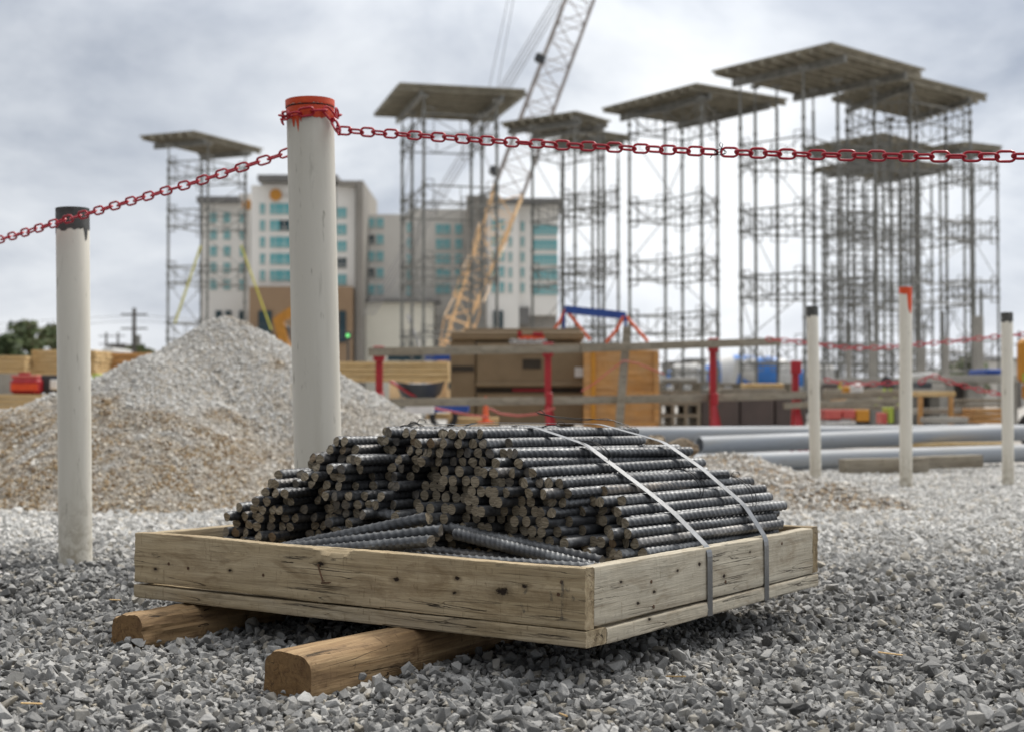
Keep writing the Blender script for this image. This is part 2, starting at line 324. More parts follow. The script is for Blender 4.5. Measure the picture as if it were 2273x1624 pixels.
M_YEL = simple('yellow_strap', (.60, .56, .06), (.48, .44, .05), .6); M_LIME = simple('lime_fabric', (.42, .52, .08), (.34, .43, .07), .7)
M_TUB = simple('dark_plastic_tub', (.045, .052, .06), (.03, .034, .04), .5); M_PHEN = simple('dark_form_panel', (.085, .062, .055), (.055, .042, .038), .6, 0, 2)
M_CAT = simple('machine_orange', (.58, .26, .02), (.46, .2, .02), .5, 0, 3); M_TYRE = simple('tyre_rubber', (.03, .03, .03), (.02, .02, .02), .85)
M_MIXB = simple('mixer_blue', (.06, .25, .70), (.05, .2, .6), .4, 0, 2); M_POLE = simple('pole_wood', (.12, .11, .10), (.08, .075, .07), .9)
M_LEAF = [simple('leaf_%s' % k, c, tuple(x * .6 for x in c), .7, 0, 1.5, 0) for k, c in (('deep', (.055, .085, .03)), ('mid', (.095, .13, .045)), ('olive', (.15, .15, .065)))]
M_BARK = simple('bark', (.09, .07, .05), rough=.95)

# ------------------------------------------------------------------ ground sheet
def gh(x, y):
    if y > 40: return 0.
    k = 1 if y < 16 else (40 - y) / 24
    h = .010 * mnoise.noise(Vector((x * 1.6, y * 1.6, .3))) + .014 * mnoise.noise(Vector((x * .55, y * .55, 4.1)))
    h += .035 * math.exp(-((y - 5.3 - .25 * x) / .35) ** 2) * (1 / (1 + math.exp(min(50, (x + .45) * 6))))
    h += .03 * math.exp(-((y - 6.4 - .15 * x) / .5) ** 2) * (1 / (1 + math.exp(min(50, -(x - 1.2) * 4))))
    return h * k
ys = [-60, -30, -12, -6, -3, -1] + list(np.arange(0, 16, .1)) + list(np.geomspace(16, 1500, 50))
us = np.concatenate([-np.geomspace(1, 260, 30)[::-1], np.linspace(-.95, .95, 39), np.geomspace(1, 260, 30)])
g = MB(); gv = []
for y in ys:
    s_ = max(1.6, abs(y) * .5)
    for u in us: X = u * s_; gv.append((X, y, gh(X, y)))
nu = len(us); gf = [(i * nu + j, i * nu + j + 1, (i + 1) * nu + j + 1, (i + 1) * nu + j) for i in range(len(ys) - 1) for j in range(nu - 1)]
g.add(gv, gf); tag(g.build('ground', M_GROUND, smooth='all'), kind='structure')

# rock shapes used for the scattered stones
rock_col = bpy.data.collections.new('rock_shapes')
import bmesh
def rock_set(prefix, mat_, n=14):
    colx = bpy.data.collections.new(prefix)
    for i in range(n):
        r_ = random.Random(i * 7 + 1); bm = bmesh.new()
        k = r_.randint(9, 15); sxx, syy, szz = 1, r_.uniform(.6, .95), r_.uniform(.42, .8)
        for _ in range(k):
            v = Vector((r_.gauss(0, 1), r_.gauss(0, 1), r_.gauss(0, 1))).normalized() * r_.uniform(.82, 1.12)
            bm.verts.new((v.x * sxx * .5, v.y * syy * .5, v.z * szz * .5))
        bmesh.ops.convex_hull(bm, input=bm.verts[:])
        for v in [v for v in bm.verts if not v.link_faces]: bm.verts.remove(v)
        bmesh.ops.bevel(bm, geom=bm.edges[:] + bm.verts[:], offset=.022, segments=1, affect='EDGES', clamp_overlap=True)
        bmesh.ops.triangulate(bm, faces=bm.faces[:]); bmesh.ops.subdivide_edges(bm, edges=bm.edges[:], cuts=1, use_grid_fill=True)
        for v in bm.verts: v.co += v.co.normalized() * (.030 * mnoise.noise(v.co * 5 + Vector((i * 3., 0, 0))) + .016 * mnoise.noise(v.co * 14))
        me = bpy.data.meshes.new('%s_%d' % (prefix, i)); bm.to_mesh(me); bm.free(); me.materials.append(mat_)
        o = bpy.data.objects.new('%s_%02d' % (prefix, i), me); colx.objects.link(o)
    return colx
def scatter(name, pts, scl, colx, parent=None, nvar=14, flat=.62):
    n = len(pts); me = bpy.data.meshes.new(name); me.vertices.add(n); me.vertices.foreach_set('co', np.asarray(pts, dtype=np.float32).ravel())
    a = me.attributes.new('rot', 'FLOAT_VECTOR', 'POINT'); rr = np.stack([rng.normal(0, flat, n), rng.normal(0, flat, n), rng.uniform(0, 6.283, n)], 1); a.data.foreach_set('vector', rr.astype(np.float32).ravel())
    a = me.attributes.new('scl', 'FLOAT', 'POINT'); a.data.foreach_set('value', np.asarray(scl, dtype=np.float32))
    a = me.attributes.new('idx', 'INT', 'POINT'); a.data.foreach_set('value', rng.integers(0, nvar, n).astype(np.int32))
    o = bpy.data.objects.new(name, me); link(o, parent)
    ng = bpy.data.node_groups.new(name + '_nodes', 'GeometryNodeTree')
    ng.interface.new_socket('Geometry', in_out='INPUT', socket_type='NodeSocketGeometry'); ng.interface.new_socket('Geometry', in_out='OUTPUT', socket_type='NodeSocketGeometry')
    gi = ng.nodes.new('NodeGroupInput'); go = ng.nodes.new('NodeGroupOutput'); ci = ng.nodes.new('GeometryNodeCollectionInfo')
    ci.inputs['Collection'].default_value = colx; ci.inputs['Separate Children'].default_value = True; ci.inputs['Reset Children'].default_value = True
    ip = ng.nodes.new('GeometryNodeInstanceOnPoints'); ip.inputs['Pick Instance'].default_value = True
    def at(nm, dt):
        q = ng.nodes.new('GeometryNodeInputNamedAttribute'); q.data_type = dt; q.inputs['Name'].default_value = nm; return q.outputs['Attribute']
    ng.links.new(gi.outputs[0], ip.inputs['Points']); ng.links.new(ci.outputs[0], ip.inputs['Instance'])
    e2r = ng.nodes.new('FunctionNodeEulerToRotation'); ng.links.new(at('rot', 'FLOAT_VECTOR'), e2r.inputs[0]); ng.links.new(e2r.outputs[0], ip.inputs['Rotation'])
    ng.links.new(at('scl', 'FLOAT'), ip.inputs['Scale']); ng.links.new(at('idx', 'INT'), ip.inputs['Instance Index'])
    ng.links.new(ip.outputs[0], go.inputs[0]); md = o.modifiers.new('scatter', 'NODES'); md.node_group = ng
    return o
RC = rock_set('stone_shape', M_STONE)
def band(y0, y1, cell, mn, layers, sig=.30):
    P_, S_ = [], []
    for L in range(layers):
        for y in np.arange(y0, y1, cell):
            hw = .44 * y + .75; xs = np.arange(-hw, hw, cell); k = len(xs)
            jx = xs + rng.uniform(-.5, .5, k) * cell; jy = y + rng.uniform(-.5, .5, k) * cell
            s = np.clip(mn * np.exp(rng.normal(0, sig, k)), mn * .45, mn * 2.3)
            if L: keep = rng.uniform(0, 1, k) < .32; jx, jy, s = jx[keep], jy[keep], s[keep]
            for a, b_, c in zip(jx, jy, s): P_.append((a, b_, gh(a, b_) + c * (.16 if not L else .50) + rng.uniform(-.002, .004))); S_.append(c)
    return P_, S_
pa, sa = [], []
for args in ((2.3, 4.4, .0162, .0255, 2), (4.4, 7.6, .0200, .028, 2), (7.6, 15, .030, .035, 1)):
    p_, s_ = band(*args); pa += p_; sa += s_
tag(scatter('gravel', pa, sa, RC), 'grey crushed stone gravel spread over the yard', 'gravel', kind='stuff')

# ------------------------------------------------------------------ gravel heap and mounds
def heap(name, cones, x0, x1, y0, y1, step, mat_, label, cat, stones=0, ssize=.04, nz=.035, rnd=.12, scol=None, zmin=-.02):
    root = empty(name, ((x0 + x1) / 2, (y0 + y1) / 2, 0), label=label, cat=cat)
    def hf(x, y):
        acc = 0.
        for (cx_, cy_, h, sl_) in cones:
            d = math.hypot(x - cx_, y - cy_); ang = math.atan2(y - cy_, x - cx_)
            v = h - sl_ * (1 + .10 * math.sin(3 * ang + h * 9)) * (math.sqrt(d * d + rnd * rnd) - rnd)
            acc = max(acc, v) if abs(acc - v) > .06 else max(acc, v) + .015
        toe = math.exp(-max(acc, 0) / .12)
        return acc - .03 * toe + (nz * mnoise.fractal(Vector((x * 2.1, y * 2.1, 1.7)), 1., 2., 4) + nz * .5 * mnoise.noise(Vector((x * 9, y * 9, 3)))) * (1 - .6 * toe)
    nx = int((x1 - x0) / step); ny = int((y1 - y0) / step); vs = []; ok = []
    for j in range(ny + 1):
        for i in range(nx + 1):
            x = x0 + i * step; y = y0 + j * step; z = hf(x, y); vs.append((x - root.location.x, y - root.location.y, z)); ok.append(z > zmin)
    fs = [(j * (nx + 1) + i, j * (nx + 1) + i + 1, (j + 1) * (nx + 1) + i + 1, (j + 1) * (nx + 1) + i) for j in range(ny) for i in range(nx)
          if ok[j * (nx + 1) + i] or ok[j * (nx + 1) + i + 1] or ok[(j + 1) * (nx + 1) + i]]
    MB().add(vs, fs).build('slope', mat_, root, smooth='all')
    if stones:
        pp, ss = [], []
        while len(pp) < stones:
            x = rng.uniform(x0, x1); y = rng.uniform(y0, y1); z = hf(x, y)
            if z > .0: s = ssize * math.exp(rng.normal(0, .38)); pp.append((x - root.location.x, y - root.location.y, z + s * .1)); ss.append(min(s, ssize * 2.8))
        tag(scatter('loose_stones', pp, ss, scol or HCOL, root, flat=.8), kind='stuff')
    return root
HCOL = rock_set('heap_shape', M_HEAP)
heap('gravel_heap', [(-2.28, 11.3, 1.33, .60), (-2.65, 10.45, .99, .56), (-3.35, 10.5, .70, .42), (-3.9, 11.0, .58, .36), (-1.5, 10.9, .84, .55)], -6.6, .6, 8.2, 14.4, .05, M_HEAPB,
     'large heap of pale and brown crushed stone behind the white posts', 'gravel heap', 120000, .0195)
heap('small_gravel_heap', [(-5.75, 13.5, .72, .6)], -7.4, -4.2, 12, 15, .07, M_HEAPB, 'small low grey gravel heap at the left edge behind the big heap', 'gravel heap', 5000, .04)
heap('dirt_mound', [(1.0, 9.5, .34, .42), (1.55, 10.2, .30, .35), (.55, 9.9, .36, .4), (2.0, 9.1, .14, .25), (1.35, 9.2, .22, .35)], -.6, 3.2, 8.2, 11.8, .05, M_DIRT,
     'low mound of brown dirt and stones behind the strapped rebar', 'dirt mound', 9000, .03, .05)
def clod(px, py, d, s):
    bm = bmesh.new(); bmesh.ops.create_icosphere(bm, subdivisions=3, radius=1)
    for v in bm.verts: v.co = v.co * (1 + .45 * mnoise.noise(v.co * 1.7 + Vector((px, 0, 0))) + .12 * mnoise.noise(v.co * 6)); v.co.z *= .7
    me = bpy.data.meshes.new('dirt_clod'); bm.to_mesh(me); bm.free(); me.materials.append(M_DIRT)
    o = bpy.data.objects.new('dirt_clod', me); link(o); o.location = P(px, py, d); o.scale = (s, s, s); return o
tag(clod(1455, 985, 10.3, .085), 'brown earth clod on the dirt mound, left of the rough dark one', 'clod')
tag(clod(1510, 1000, 10.0, .11), 'rough dark clod on the dirt mound in front of the grey pipe end', 'clod')

# ------------------------------------------------------------------ tray (timber pallet box)
YAW, WU, LV = .607, 1.519, 1.335
NC = Vector((.165, 3.206, 0)); A = Vector((-math.cos(YAW), math.sin(YAW), 0)); B = Vector((math.sin(YAW), math.cos(YAW), 0))
ZB = .107; ZF = ZB + .038; ZT = .285
def T(u, v, z): return NC + A * u + B * v + Vector((0, 0, z))
def front_uz(px, py, v=0):            # where the sight line meets a plane parallel to the front board
    r = ray(px, py); o = Vector((0, 0, HC)); n = B; t_ = (NC + B * v - o).dot(n) / r.dot(n); p = o + r * t_; return (p - NC).dot(A), p.z
def right_vz(px, py):
    r = ray(px, py); o = Vector((0, 0, HC)); t_ = (NC - o).dot(A) / r.dot(A); p = o + r * t_; return (p - NC).dot(B), p.z
tray = empty('timber_tray', T(WU, 0, 0), -YAW, 'open pallet tray of weathered boards full of short rebar', 'pallet')
def board(name, L, wd, ht, mat_, loc, rz=0, seed=0, notch=None, n=90, parent=tray, rr=.004, wob=.0016):
    rs = random.Random(seed); vs = []; c = []
    for (cx_, cz_, a0) in ((wd - rr, ht - rr, 0), (rr, ht - rr, 90), (rr, rr, 180), (wd - rr, rr, 270)):
        for k in range(3): a = R(a0 + k * 45); c.append((cx_ + rr * math.cos(a), cz_ + rr * math.sin(a)))
    # extra points along the tall faces for surface life
    ring = []
    for i in range(12):
        ring.append(c[i]); nx_ = c[(i + 1) % 12]
        if i % 3 == 2:
            for q in (.1, .2, .3, .4, .5, .6, .7, .8, .9): ring.append((c[i][0] + (nx_[0] - c[i][0]) * q, c[i][1] + (nx_[1] - c[i][1]) * q))
    k = len(ring); fs = []
    for i in range(n + 1):
        x = L * i / n
        for (y, z) in ring:
            p = Vector((x * 9 + seed * 5, y * 22, z * 22)); d = wob * mnoise.noise(p) + wob * .6 * mnoise.noise(Vector((x * 60 + seed, y * 60, z * 60)))
            yy, zz_ = y + (d if y < wd / 2 else -d), z + (d if z > ht / 2 else -d) * .9
            zz_ += .0016 * math.sin(x * 3 + seed)
            if notch: yy, zz_ = notch(x, yy, zz_)
            ex = 0
            if i in (0, n): ex = rs.uniform(-.0015, .0015)
            vs.append((x + ex, yy, zz_))
    for i in range(n):
        for j in range(k): fs.append((i * k + j, (i + 1) * k + j, (i + 1) * k + (j + 1) % k, i * k + (j + 1) % k))
    fs.append(tuple(range(k))); fs.append(tuple(reversed(range(n * k, n * k + k))))
    return MB().add(vs, fs).build(name, mat_, parent, loc, (0, 0, rz), smooth=True)
def fx(px, py): u, z = front_uz(px, py); return WU - u, z - (ZF + .004)
kn = [(*fx(1115, 1312), .011), (*fx(880, 1285), .006), (*fx(712, 1250), .006), (*fx(510, 1265), .004), (*fx(1015, 1282), .004), (*fx(345, 1262), .005), (*fx(1010, 1315), .004), (*fx(1165, 1300), .005)]
M_FRONT = wood('front_board_wood', (.58, .475, .315), (.43, .34, .21), (.17, .12, .065), kn, gs=.8, crack=1.2, gray=(.40, .345, .255), grayf=.45)
kr = [(.12, .09, .004), (.28, .05, .004), (.40, .09, .004), (.52, .095, .005), (.66, .05, .005), (.82, .1, .003), (.2, .03, .004)]
M_RIGHT = wood('right_board_wood', (.60, .55, .44), (.49, .44, .345), (.25, .205, .145), kr, gs=.8, crack=1.0, gray=(.47, .445, .375), grayf=.5)
M_ENDB = wood('corner_block_wood', (.40, .32, .19), (.30, .23, .13), (.13, .09, .05), gs=1.2, crack=.8)
nx0 = fx(735, 1225)[0]
def chip(x, y, z):
    q = (x - nx0) / .075; prof = 0. if abs(q) > 1 else max(0., 1 - (q + .25 * (q * q - 1)) ** 2) ** 1.3
    dep = .024 * prof * (1 + .25 * mnoise.noise(Vector((x * 160, 0, 0))) + .12 * mnoise.noise(Vector((x * 420, 3, 0))))
    k = max(0., 1 - y / .024)
    if dep > .001 and k > 0 and z > .14 - dep:
        f = (z - (.14 - dep)) / dep; y = y + .013 * f * k * min(1, prof * 2) + .0012 * mnoise.noise(Vector((x * 90, z * 260, 1)))
        z = z - dep * .35 * f * k
    sag = .004 * mnoise.noise(Vector((x * 2.3, .5, 0)))
    return y, z + (sag if z > .1 else 0)
board('front_board', WU, .038, .140, M_FRONT, (0, 0, ZF + .004), 0, 1, chip, n=560)
board('right_board', LV - .078, .038, .135, M_RIGHT, (WU, .040, ZF + .006), math.pi / 2, 2, n=180)
board('back_board', WU, .038, .138, M_ENDB, (0, LV - .038, ZF + .004), 0, 3)
board('left_board', LV - .078, .038, .140, M_PLANK, (.038, .039, ZF + .004), math.pi / 2, 4)
nb = 8; pw = LV / nb
board('bottom_rail', WU + .003, .09, .037, M_PLANK, (0, -.002, ZB), 0, 10, n=200); board('bottom_rail', LV - .094, .09, .037, M_RIGHT, (WU + .003, .091, ZB), math.pi / 2, 11, n=160)
for i in range(nb): board('floor_plank', WU - .095, (LV - .1) / nb - .004, .036, M_PLANK, (0, .092 + i * (LV - .1) / nb, ZB + .001), 0, 12 + i, n=30)
for v in (.55, .95): board('bearer', 1.43, .085, .068, M_GREYW, (.042, v, ZF), 0, 30, n=20)
def nail(px, py, px2, py2, name='nail', r=.0022, out_=.012):
    x1, z1 = fx(px, py); x2, z2 = fx(px2, py2); b_ = ZF + .004
    m = MB().tube([(x1, .004, z1 + b_), (x1, -.004, z1 + b_), (x1 * .5 + x2 * .5, -out_ * .7, (z1 + z2) / 2 + b_), (x2, -out_, z2 + b_)], r, 8)
    m.lathe([(.0001, 0), (.0048, .0003), (.0048, .0018), (.0001, .0022)], 10, (x2, -out_, z2 + b_)); return m.build(name, M_RUST, tray, smooth=True)
nail(708, 1252, 724, 1288); nail(716, 1292, 738, 1291)
for (px, py) in ((375, 1250), (585, 1275), (1240, 1318), (1247, 1291), (418, 1260)):
    x1, z1 = fx(px, py); MB().lathe([(.0001, 0), (.0045, .0002), (.0045, .0012), (.0001, .0014)], 12).build('nail_head', M_RUST, tray, (x1, -.0004, z1 + ZF + .004), (R(90), 0, 0))
def strokes(name, segs, mat_, parent, thick=.006):       # faint hand-written marks lying on the front face
    m = MB()
    for pts in segs:
        q = [fx(*p) for p in pts]
        for (a, b_) in zip(q, q[1:]):
            dx, dz = b_[0] - a[0], b_[1] - a[1]; L = math.hypot(dx, dz) or 1; ox, oz = -dz / L * thick / 2, dx / L * thick / 2
            h = ZF + .004; m.add([(a[0] - ox, -.0019, a[1] - oz + h), (b_[0] - ox, -.0019, b_[1] - oz + h), (b_[0] + ox, -.0019, b_[1] + oz + h), (a[0] + ox, -.0019, a[1] + oz + h)], [(0, 1, 2, 3)])
    return m.build(name, mat_, parent)
mm_, tt_, bb_ = base('faded_marker', .8); bb_.inputs['Base Color'].default_value = (.12, .115, .10, 1)
no_ = noi(tt_, tco(tt_), 55, 4, .7); tt_.links.new(mrange(tt_, no_, .45, .62, 0, .55), bb_.inputs['Alpha'])
for sg in ([(1173, 1305), (1160, 1322), (1158, 1340), (1165, 1358)], [(1222, 1310), (1226, 1335), (1218, 1352)], [(1250, 1285), (1248, 1375)], [(1256, 1304), (1270, 1318), (1276, 1332)]): strokes('marker_stroke', [sg], mm_, tray, .007)

# support timbers
M_LOGE = wood('sawn_end', (.34, .21, .09), (.22, .125, .05), (.08, .04, .018), gs=1.6, crack=.8, gray=(.16, .10, .05), grayf=.8)
def timber(name, p0, d, L, wd, ht, mat_, seed, label):
    n = 130; k = 44; vs = []; fs = []
    for i in range(n + 1):
        x = L * i / n
        for j in range(k):
            a = 2 * math.pi * j / k; c_, s_ = math.cos(a), math.sin(a); e_ = 3.4
            rr = 1 / (abs(c_) ** e_ + abs(s_) ** e_) ** (1 / e_)
            nz_ = 1 + .11 * mnoise.noise(Vector((x * 2, c_ * 1.3 + seed, s_ * 1.3))) - .03 * abs(mnoise.noise(Vector((x * 1.6, c_ * 9 + seed, s_ * 9)))) + .035 * mnoise.noise(Vector((x * 7, c_ * 7 + seed, s_ * 7)))
            gg = mnoise.noise(Vector((x * 3.2, c_ * 3.5 + seed * 2, s_ * 3.5))); nz_ -= .10 * max(0, gg - .12) * (1 + .8 * mnoise.noise(Vector((x * 30, c_ * 22, s_ * 22))))
            if i == 0: nz_ *= .955
            if i == n: nz_ *= .95
            cut = mnoise.noise(Vector((x * 5, a * 1.5, seed * 3)))
            if seed == 5 and cut > .05 and x < .5: nz_ -= .10 * min(1, (cut - .05) * 6) * (1 + .5 * mnoise.noise(Vector((x * 22, a * 9, 2))))
            vs.append((x + (0 if i else .006 * mnoise.noise(Vector((a, seed, 0)))), rr * c_ * wd / 2 * nz_, ht / 2 + rr * s_ * ht / 2 * nz_))
    for i in range(n):
        for j in range(k): fs.append((i * k + j, i * k + (j + 1) % k, (i + 1) * k + (j + 1) % k, (i + 1) * k + j))
    b0 = len(vs); vs.append((0.004, 0, ht / 2)); vs.append((L, 0, ht / 2))
    for j in range(k): fs.append((b0, (j + 1) % k, j)); fs.append((b0 + 1, n * k + j, n * k + (j + 1) % k))
    mbt = MB().add(vs, fs); mbt.m = [0] * (n * k) + [1] * (2 * k); o = mbt.build(name, [mat_, M_LOGE], None, p0, (0, 0, math.atan2(d.y, d.x)), smooth=True); return tag(o, label, 'timber', 'support timbers under the tray')
dl = Vector((math.sin(.585), math.cos(.585), 0))
timber('support_timber', T(.535, -.40, -.014), dl, 1.7, .150, .120, M_LOG, 2, 'squared brown timber under the tray with its smooth sawn end nearest the camera')
timber('support_timber', T(1.30, -.21, -.014), dl, 1.6, .135, .120, M_LOG, 5, 'split ragged brown timber under the left part of the tray')

# ------------------------------------------------------------------ rebar
BR = .0143; NV = 7
def bar_mesh(L, seed):
    rs = random.Random(seed); k = 14; pit = .022; st = pit / 6; n = int(L / st); vs = []; fs = []; mi = []
    tilt0, tilt1 = rs.uniform(-.22, .22), rs.uniform(-.5, .5)
    e0, e1 = rs.uniform(.86, .97), rs.uniform(0, 3.14)
    for i in range(n + 1):
        x = i * st
        for j in range(k):
            a = 2 * math.pi * j / k; c_, s_ = math.cos(a), math.sin(a)
            ph = x / pit + (.42 * c_ if s_ >= 0 else -.42 * c_ + .5); w_ = (math.cos(2 * math.pi * ph) - .15) / .85
            rib = max(0, w_) ** .6 * .0024 * min(1, abs(s_) * 2.4); long_ = .0015 if abs(s_) < .2 else 0
            r_ = BR - .0014 + max(rib, long_)
            q = 1
            if i < 3 or i > n - 3: q = 1 - (1 - e0) * (abs(math.cos(a - e1)) ** 2) * (1 if i in (0, n) else .4)
            xx = x + (s_ * BR * tilt1 * .5 + c_ * BR * tilt0 if i == 0 else 0) + (rs.uniform(-.0008, .0008) if i in (0, n) else 0)
            vs.append((xx, c_ * r_ * q, s_ * r_ * q))
    for i in range(n):
        for j in range(k): fs.append((i * k + j, i * k + (j + 1) % k, (i + 1) * k + (j + 1) % k, (i + 1) * k + j)); mi.append(0)
    # sheared ends: a slanted ridge across each
    for base_i, x, sg in ((0, 0, -1), (n * k, n * st, 1)):
        c0 = len(vs)
        for j in range(k):
            v = vs[base_i + j]; vs.append((v[0] + sg * .0006 - (sg * .0015 if math.cos(2 * math.pi * j / k - e1) > 0 else 0), v[1] * .80, v[2] * .80))
        vs.append((x + sg * rs.uniform(0, .0022), rs.uniform(-.003, .003), rs.uniform(-.003, .003)))
        for j in range(k):
            q = (base_i + j, base_i + (j + 1) % k, c0 + (j + 1) % k, c0 + j); r_ = (c0 + j, c0 + (j + 1) % k, c0 + k)
            fs.append(q[::-1] if sg < 0 else q); mi.append(1); fs.append(r_[::-1] if sg < 0 else r_); mi.append(1)
    m = MB(); m.v = vs; m.f = fs; m.m = mi; return m.mesh('steel_bar', [M_BAR, M_CUT], smooth=True)
BAR_L = [.77, .745, .765, .785, .755, .735, .775]
BARS = [bar_mesh(BAR_L[i], i) for i in range(NV)]
# pile outline in the plane of the bar ends
def end_v(u): return .41 - .13 * (u - .11)
def end_uz(px, py):
    u = .7
    for _ in range(12): u, z = front_uz(px, py, end_v(u))
    return u, z
outline = [end_uz(*p) for p in ((1418, 1212), (1385, 1150), (1318, 1092), (1235, 1050), (1160, 1000), (1090, 962), (1000, 956), (850, 948), (785, 955), (700, 992), (630, 1036), (597, 1092), (535, 1120), (470, 1155))]
outline = [(u_, z_ + (.010 if u_ > 1.3 else .014 if u_ > .95 else .004)) for u_, z_ in outline]
outline = sorted([(.045, outline[0][1] - .02)] + outline + [(1.475, outline[-1][1] - .03)])
def top_z(u): return np.interp(u, [p[0] for p in outline], [p[1] for p in outline])
ZP = ZF + .070; r0 = BR * 1.02; pos = []
def free(p):
    if not pos: return True
    a = np.array(pos); return ((a[:, 0] - p[0]) ** 2 + (a[:, 1] - p[1]) ** 2).min() > (2 * r0 * .985) ** 2
x = .045 + r0
while x < 1.475 - r0: pos.append((x, ZP + r0)); x += 2 * r0 * random.uniform(1.0, 1.12)
cand = []
def pair_c(p, q):
    d = math.hypot(p[0] - q[0], p[1] - q[1])
    if d > 4 * r0 * .999 or d < 1e-6: return []
    mxx, mz = (p[0] + q[0]) / 2, (p[1] + q[1]) / 2; h = math.sqrt(max(0, 4 * r0 * r0 - d * d / 4)); ox, oz = -(q[1] - p[1]) / d * h, (q[0] - p[0]) / d * h
    return [c for c in ((mxx + ox, mz + oz), (mxx - ox, mz - oz)) if min(p[0], q[0]) - .002 < c[0] < max(p[0], q[0]) + .002 and c[1] > (p[1] + q[1]) / 2]
for i in range(len(pos)):
    for j in range(i): cand += pair_c(pos[i], pos[j])
while cand and len(pos) < 620:
    cand = [c for c in cand if .045 + r0 < c[0] < 1.475 - r0 and c[1] + r0 * .6 < top_z(c[0]) and free(c)]
    if not cand: break
    c = min(cand, key=lambda c: c[1] + random.uniform(0, .02)); pos.append(c)
    for q in pos[:-1]:
        if abs(q[0] - c[0]) < 4 * r0 and abs(q[1] - c[1]) < 4 * r0: cand += pair_c(c, q)
pos = np.array(pos)
cells = [(random.uniform(.05, 1.48), random.uniform(.2, .6), random.uniform(-.06, .115), random.uniform(-.05, .05)) for _ in range(44)]
def ishull(i): return not ((np.abs(pos[:, 0] - pos[i, 0]) < 1.7 * r0) & (pos[:, 1] > pos[i, 1] + r0 * .9)).any()
bars = []
for i, (u, z) in enumerate(pos):
    cl = min(cells, key=lambda c: (c[0] - u) ** 2 + (1.4 * (c[1] - z)) ** 2); hull = ishull(i)
    s = end_v(u) + (cl[2] if u < 1.2 else min(cl[2], .015)) + random.gauss(0, .026) + (.04 * max(0, z - .45) / .15) + (random.uniform(-.03, .02) if hull else 0)
    fan = .115 - .30 * max(0, (u - .35)) / 1.1
    yw = fan + cl[3] * .5 + random.gauss(0, .006) + (random.gauss(0, .042) if hull else 0)
    if z < ZT + .004: yw = min(yw, (u - .045 - BR) / .80)
    elif u < .16: yw = min(yw, (u + .012) / .80)
    yw = max(yw, -(1.475 - BR - u) / .80)
    zz_ = z + (random.uniform(0, .002) if hull else 0); bars.append([u, z, s, yw, hull, zz_])
def bar_obj(p, d, roll, me, name='rebar'):
    o = bpy.data.objects.new(name, me); link(o); o.location = p; o.rotation_mode = 'QUATERNION'
    o.rotation_quaternion = d.normalized().to_track_quat('X', 'Z') @ Quaternion((1, 0, 0), roll); return o
def pile_dir(yw, pit=0): dv = B * math.cos(yw) - A * math.sin(yw); return (dv + Vector((0, 0, pit))).normalized()
vis = [b for b in bars if (b[1] > .243 + .02 * (b[0] < .3))]
vis.sort(key=lambda b: (-(b[4] * 10), b[2])); rest = [b for b in bars if b not in vis]
front_set = sorted(vis, key=lambda b: (b[2] - end_v(b[0])) - (.5 if b[4] else 0) + 4.0 * max(0, top_z(b[0]) - b[1] - .03) * (b[0] < .8) - (.2 if b[0] < .7 and top_z(b[0]) - b[1] < .055 else 0))[:291]; fs_id = {id(b) for b in front_set}
topz = max(b[1] for b in bars)
def region(b):
    u, z = b[0], b[1]
    if b[4] and u < .28: return 'rebar lying full length on the lowest right flank above the side board'
    if b[4] and u < .55: return 'rebar lying full length on the middle right flank under the straps'
    if b[4] and u < .85: return 'rebar lying along the crest of the pile just right of the highest bars'
    if b[4] and u < 1.08: return 'rebar lying on the very top of the strapped pile'
    if b[4] and u < 1.25: return 'rebar on the left shoulder of the pile in front of the thick white post'
    if b[4]: return 'rebar on the low left toe of the pile beside the tray corner'
    lv = 'low' if z < .31 else ('middle' if z < .40 else 'upper'); sd = 'right' if u < .45 else ('centre' if u < .85 else 'left')
    return {'low': 'rebar showing its cut end in the lowest rows, %s of the pile', 'middle': 'rebar showing its cut end half way up, %s of the pile', 'upper': 'rebar showing its cut end in the upper rows, %s of the pile'}[lv] % sd
left_mb = []
for k, b in enumerate(bars):
    u, z, s, yw, hull, z2 = b; i = (k * 5 + int(u * 100)) % NV; L = BAR_L[i]
    p = T(u, s, z2); d = pile_dir(yw, random.gauss(0, .002 if not hull else .006) - (.012 if z > .5 else 0)); roll = random.gauss(0, .45) + (math.pi if random.random() < .5 else 0) + (1.4 if random.random() < .05 else 0)
    if id(b) in fs_id:
        o = bar_obj(p, d, roll, BARS[i]); lab = region(b); tag(o, lab, 'rebar', lab.replace('rebar', 'rebars', 1))
    else: left_mb.append((p, d, roll, i))
mb = MB()
for (p, d, roll, i) in left_mb:
    k_ = 14; q = d.to_track_quat('X', 'Z') @ Quaternion((1, 0, 0), roll)
    vs = [p + q @ Vector((x_, BR * math.cos(a), BR * math.sin(a))) for x_ in (0, BAR_L[i]) for a in [2 * math.pi * j / k_ for j in range(k_)]]
    fs = [(j, (j + 1) % k_, k_ + (j + 1) % k_, k_ + j) for j in range(k_)] + [tuple(reversed(range(k_))), tuple(range(k_, 2 * k_))]
    b0 = len(mb.v); mb.add(vs, fs); mb.m[-1] = 1; mb.m[-2] = 1
if left_mb: tag(mb.build('rebar_filling', [M_BAR, M_CUT], smooth=True), 'rebar packed deep inside the pile, mostly hidden between the others', 'rebar filling', kind='stuff')
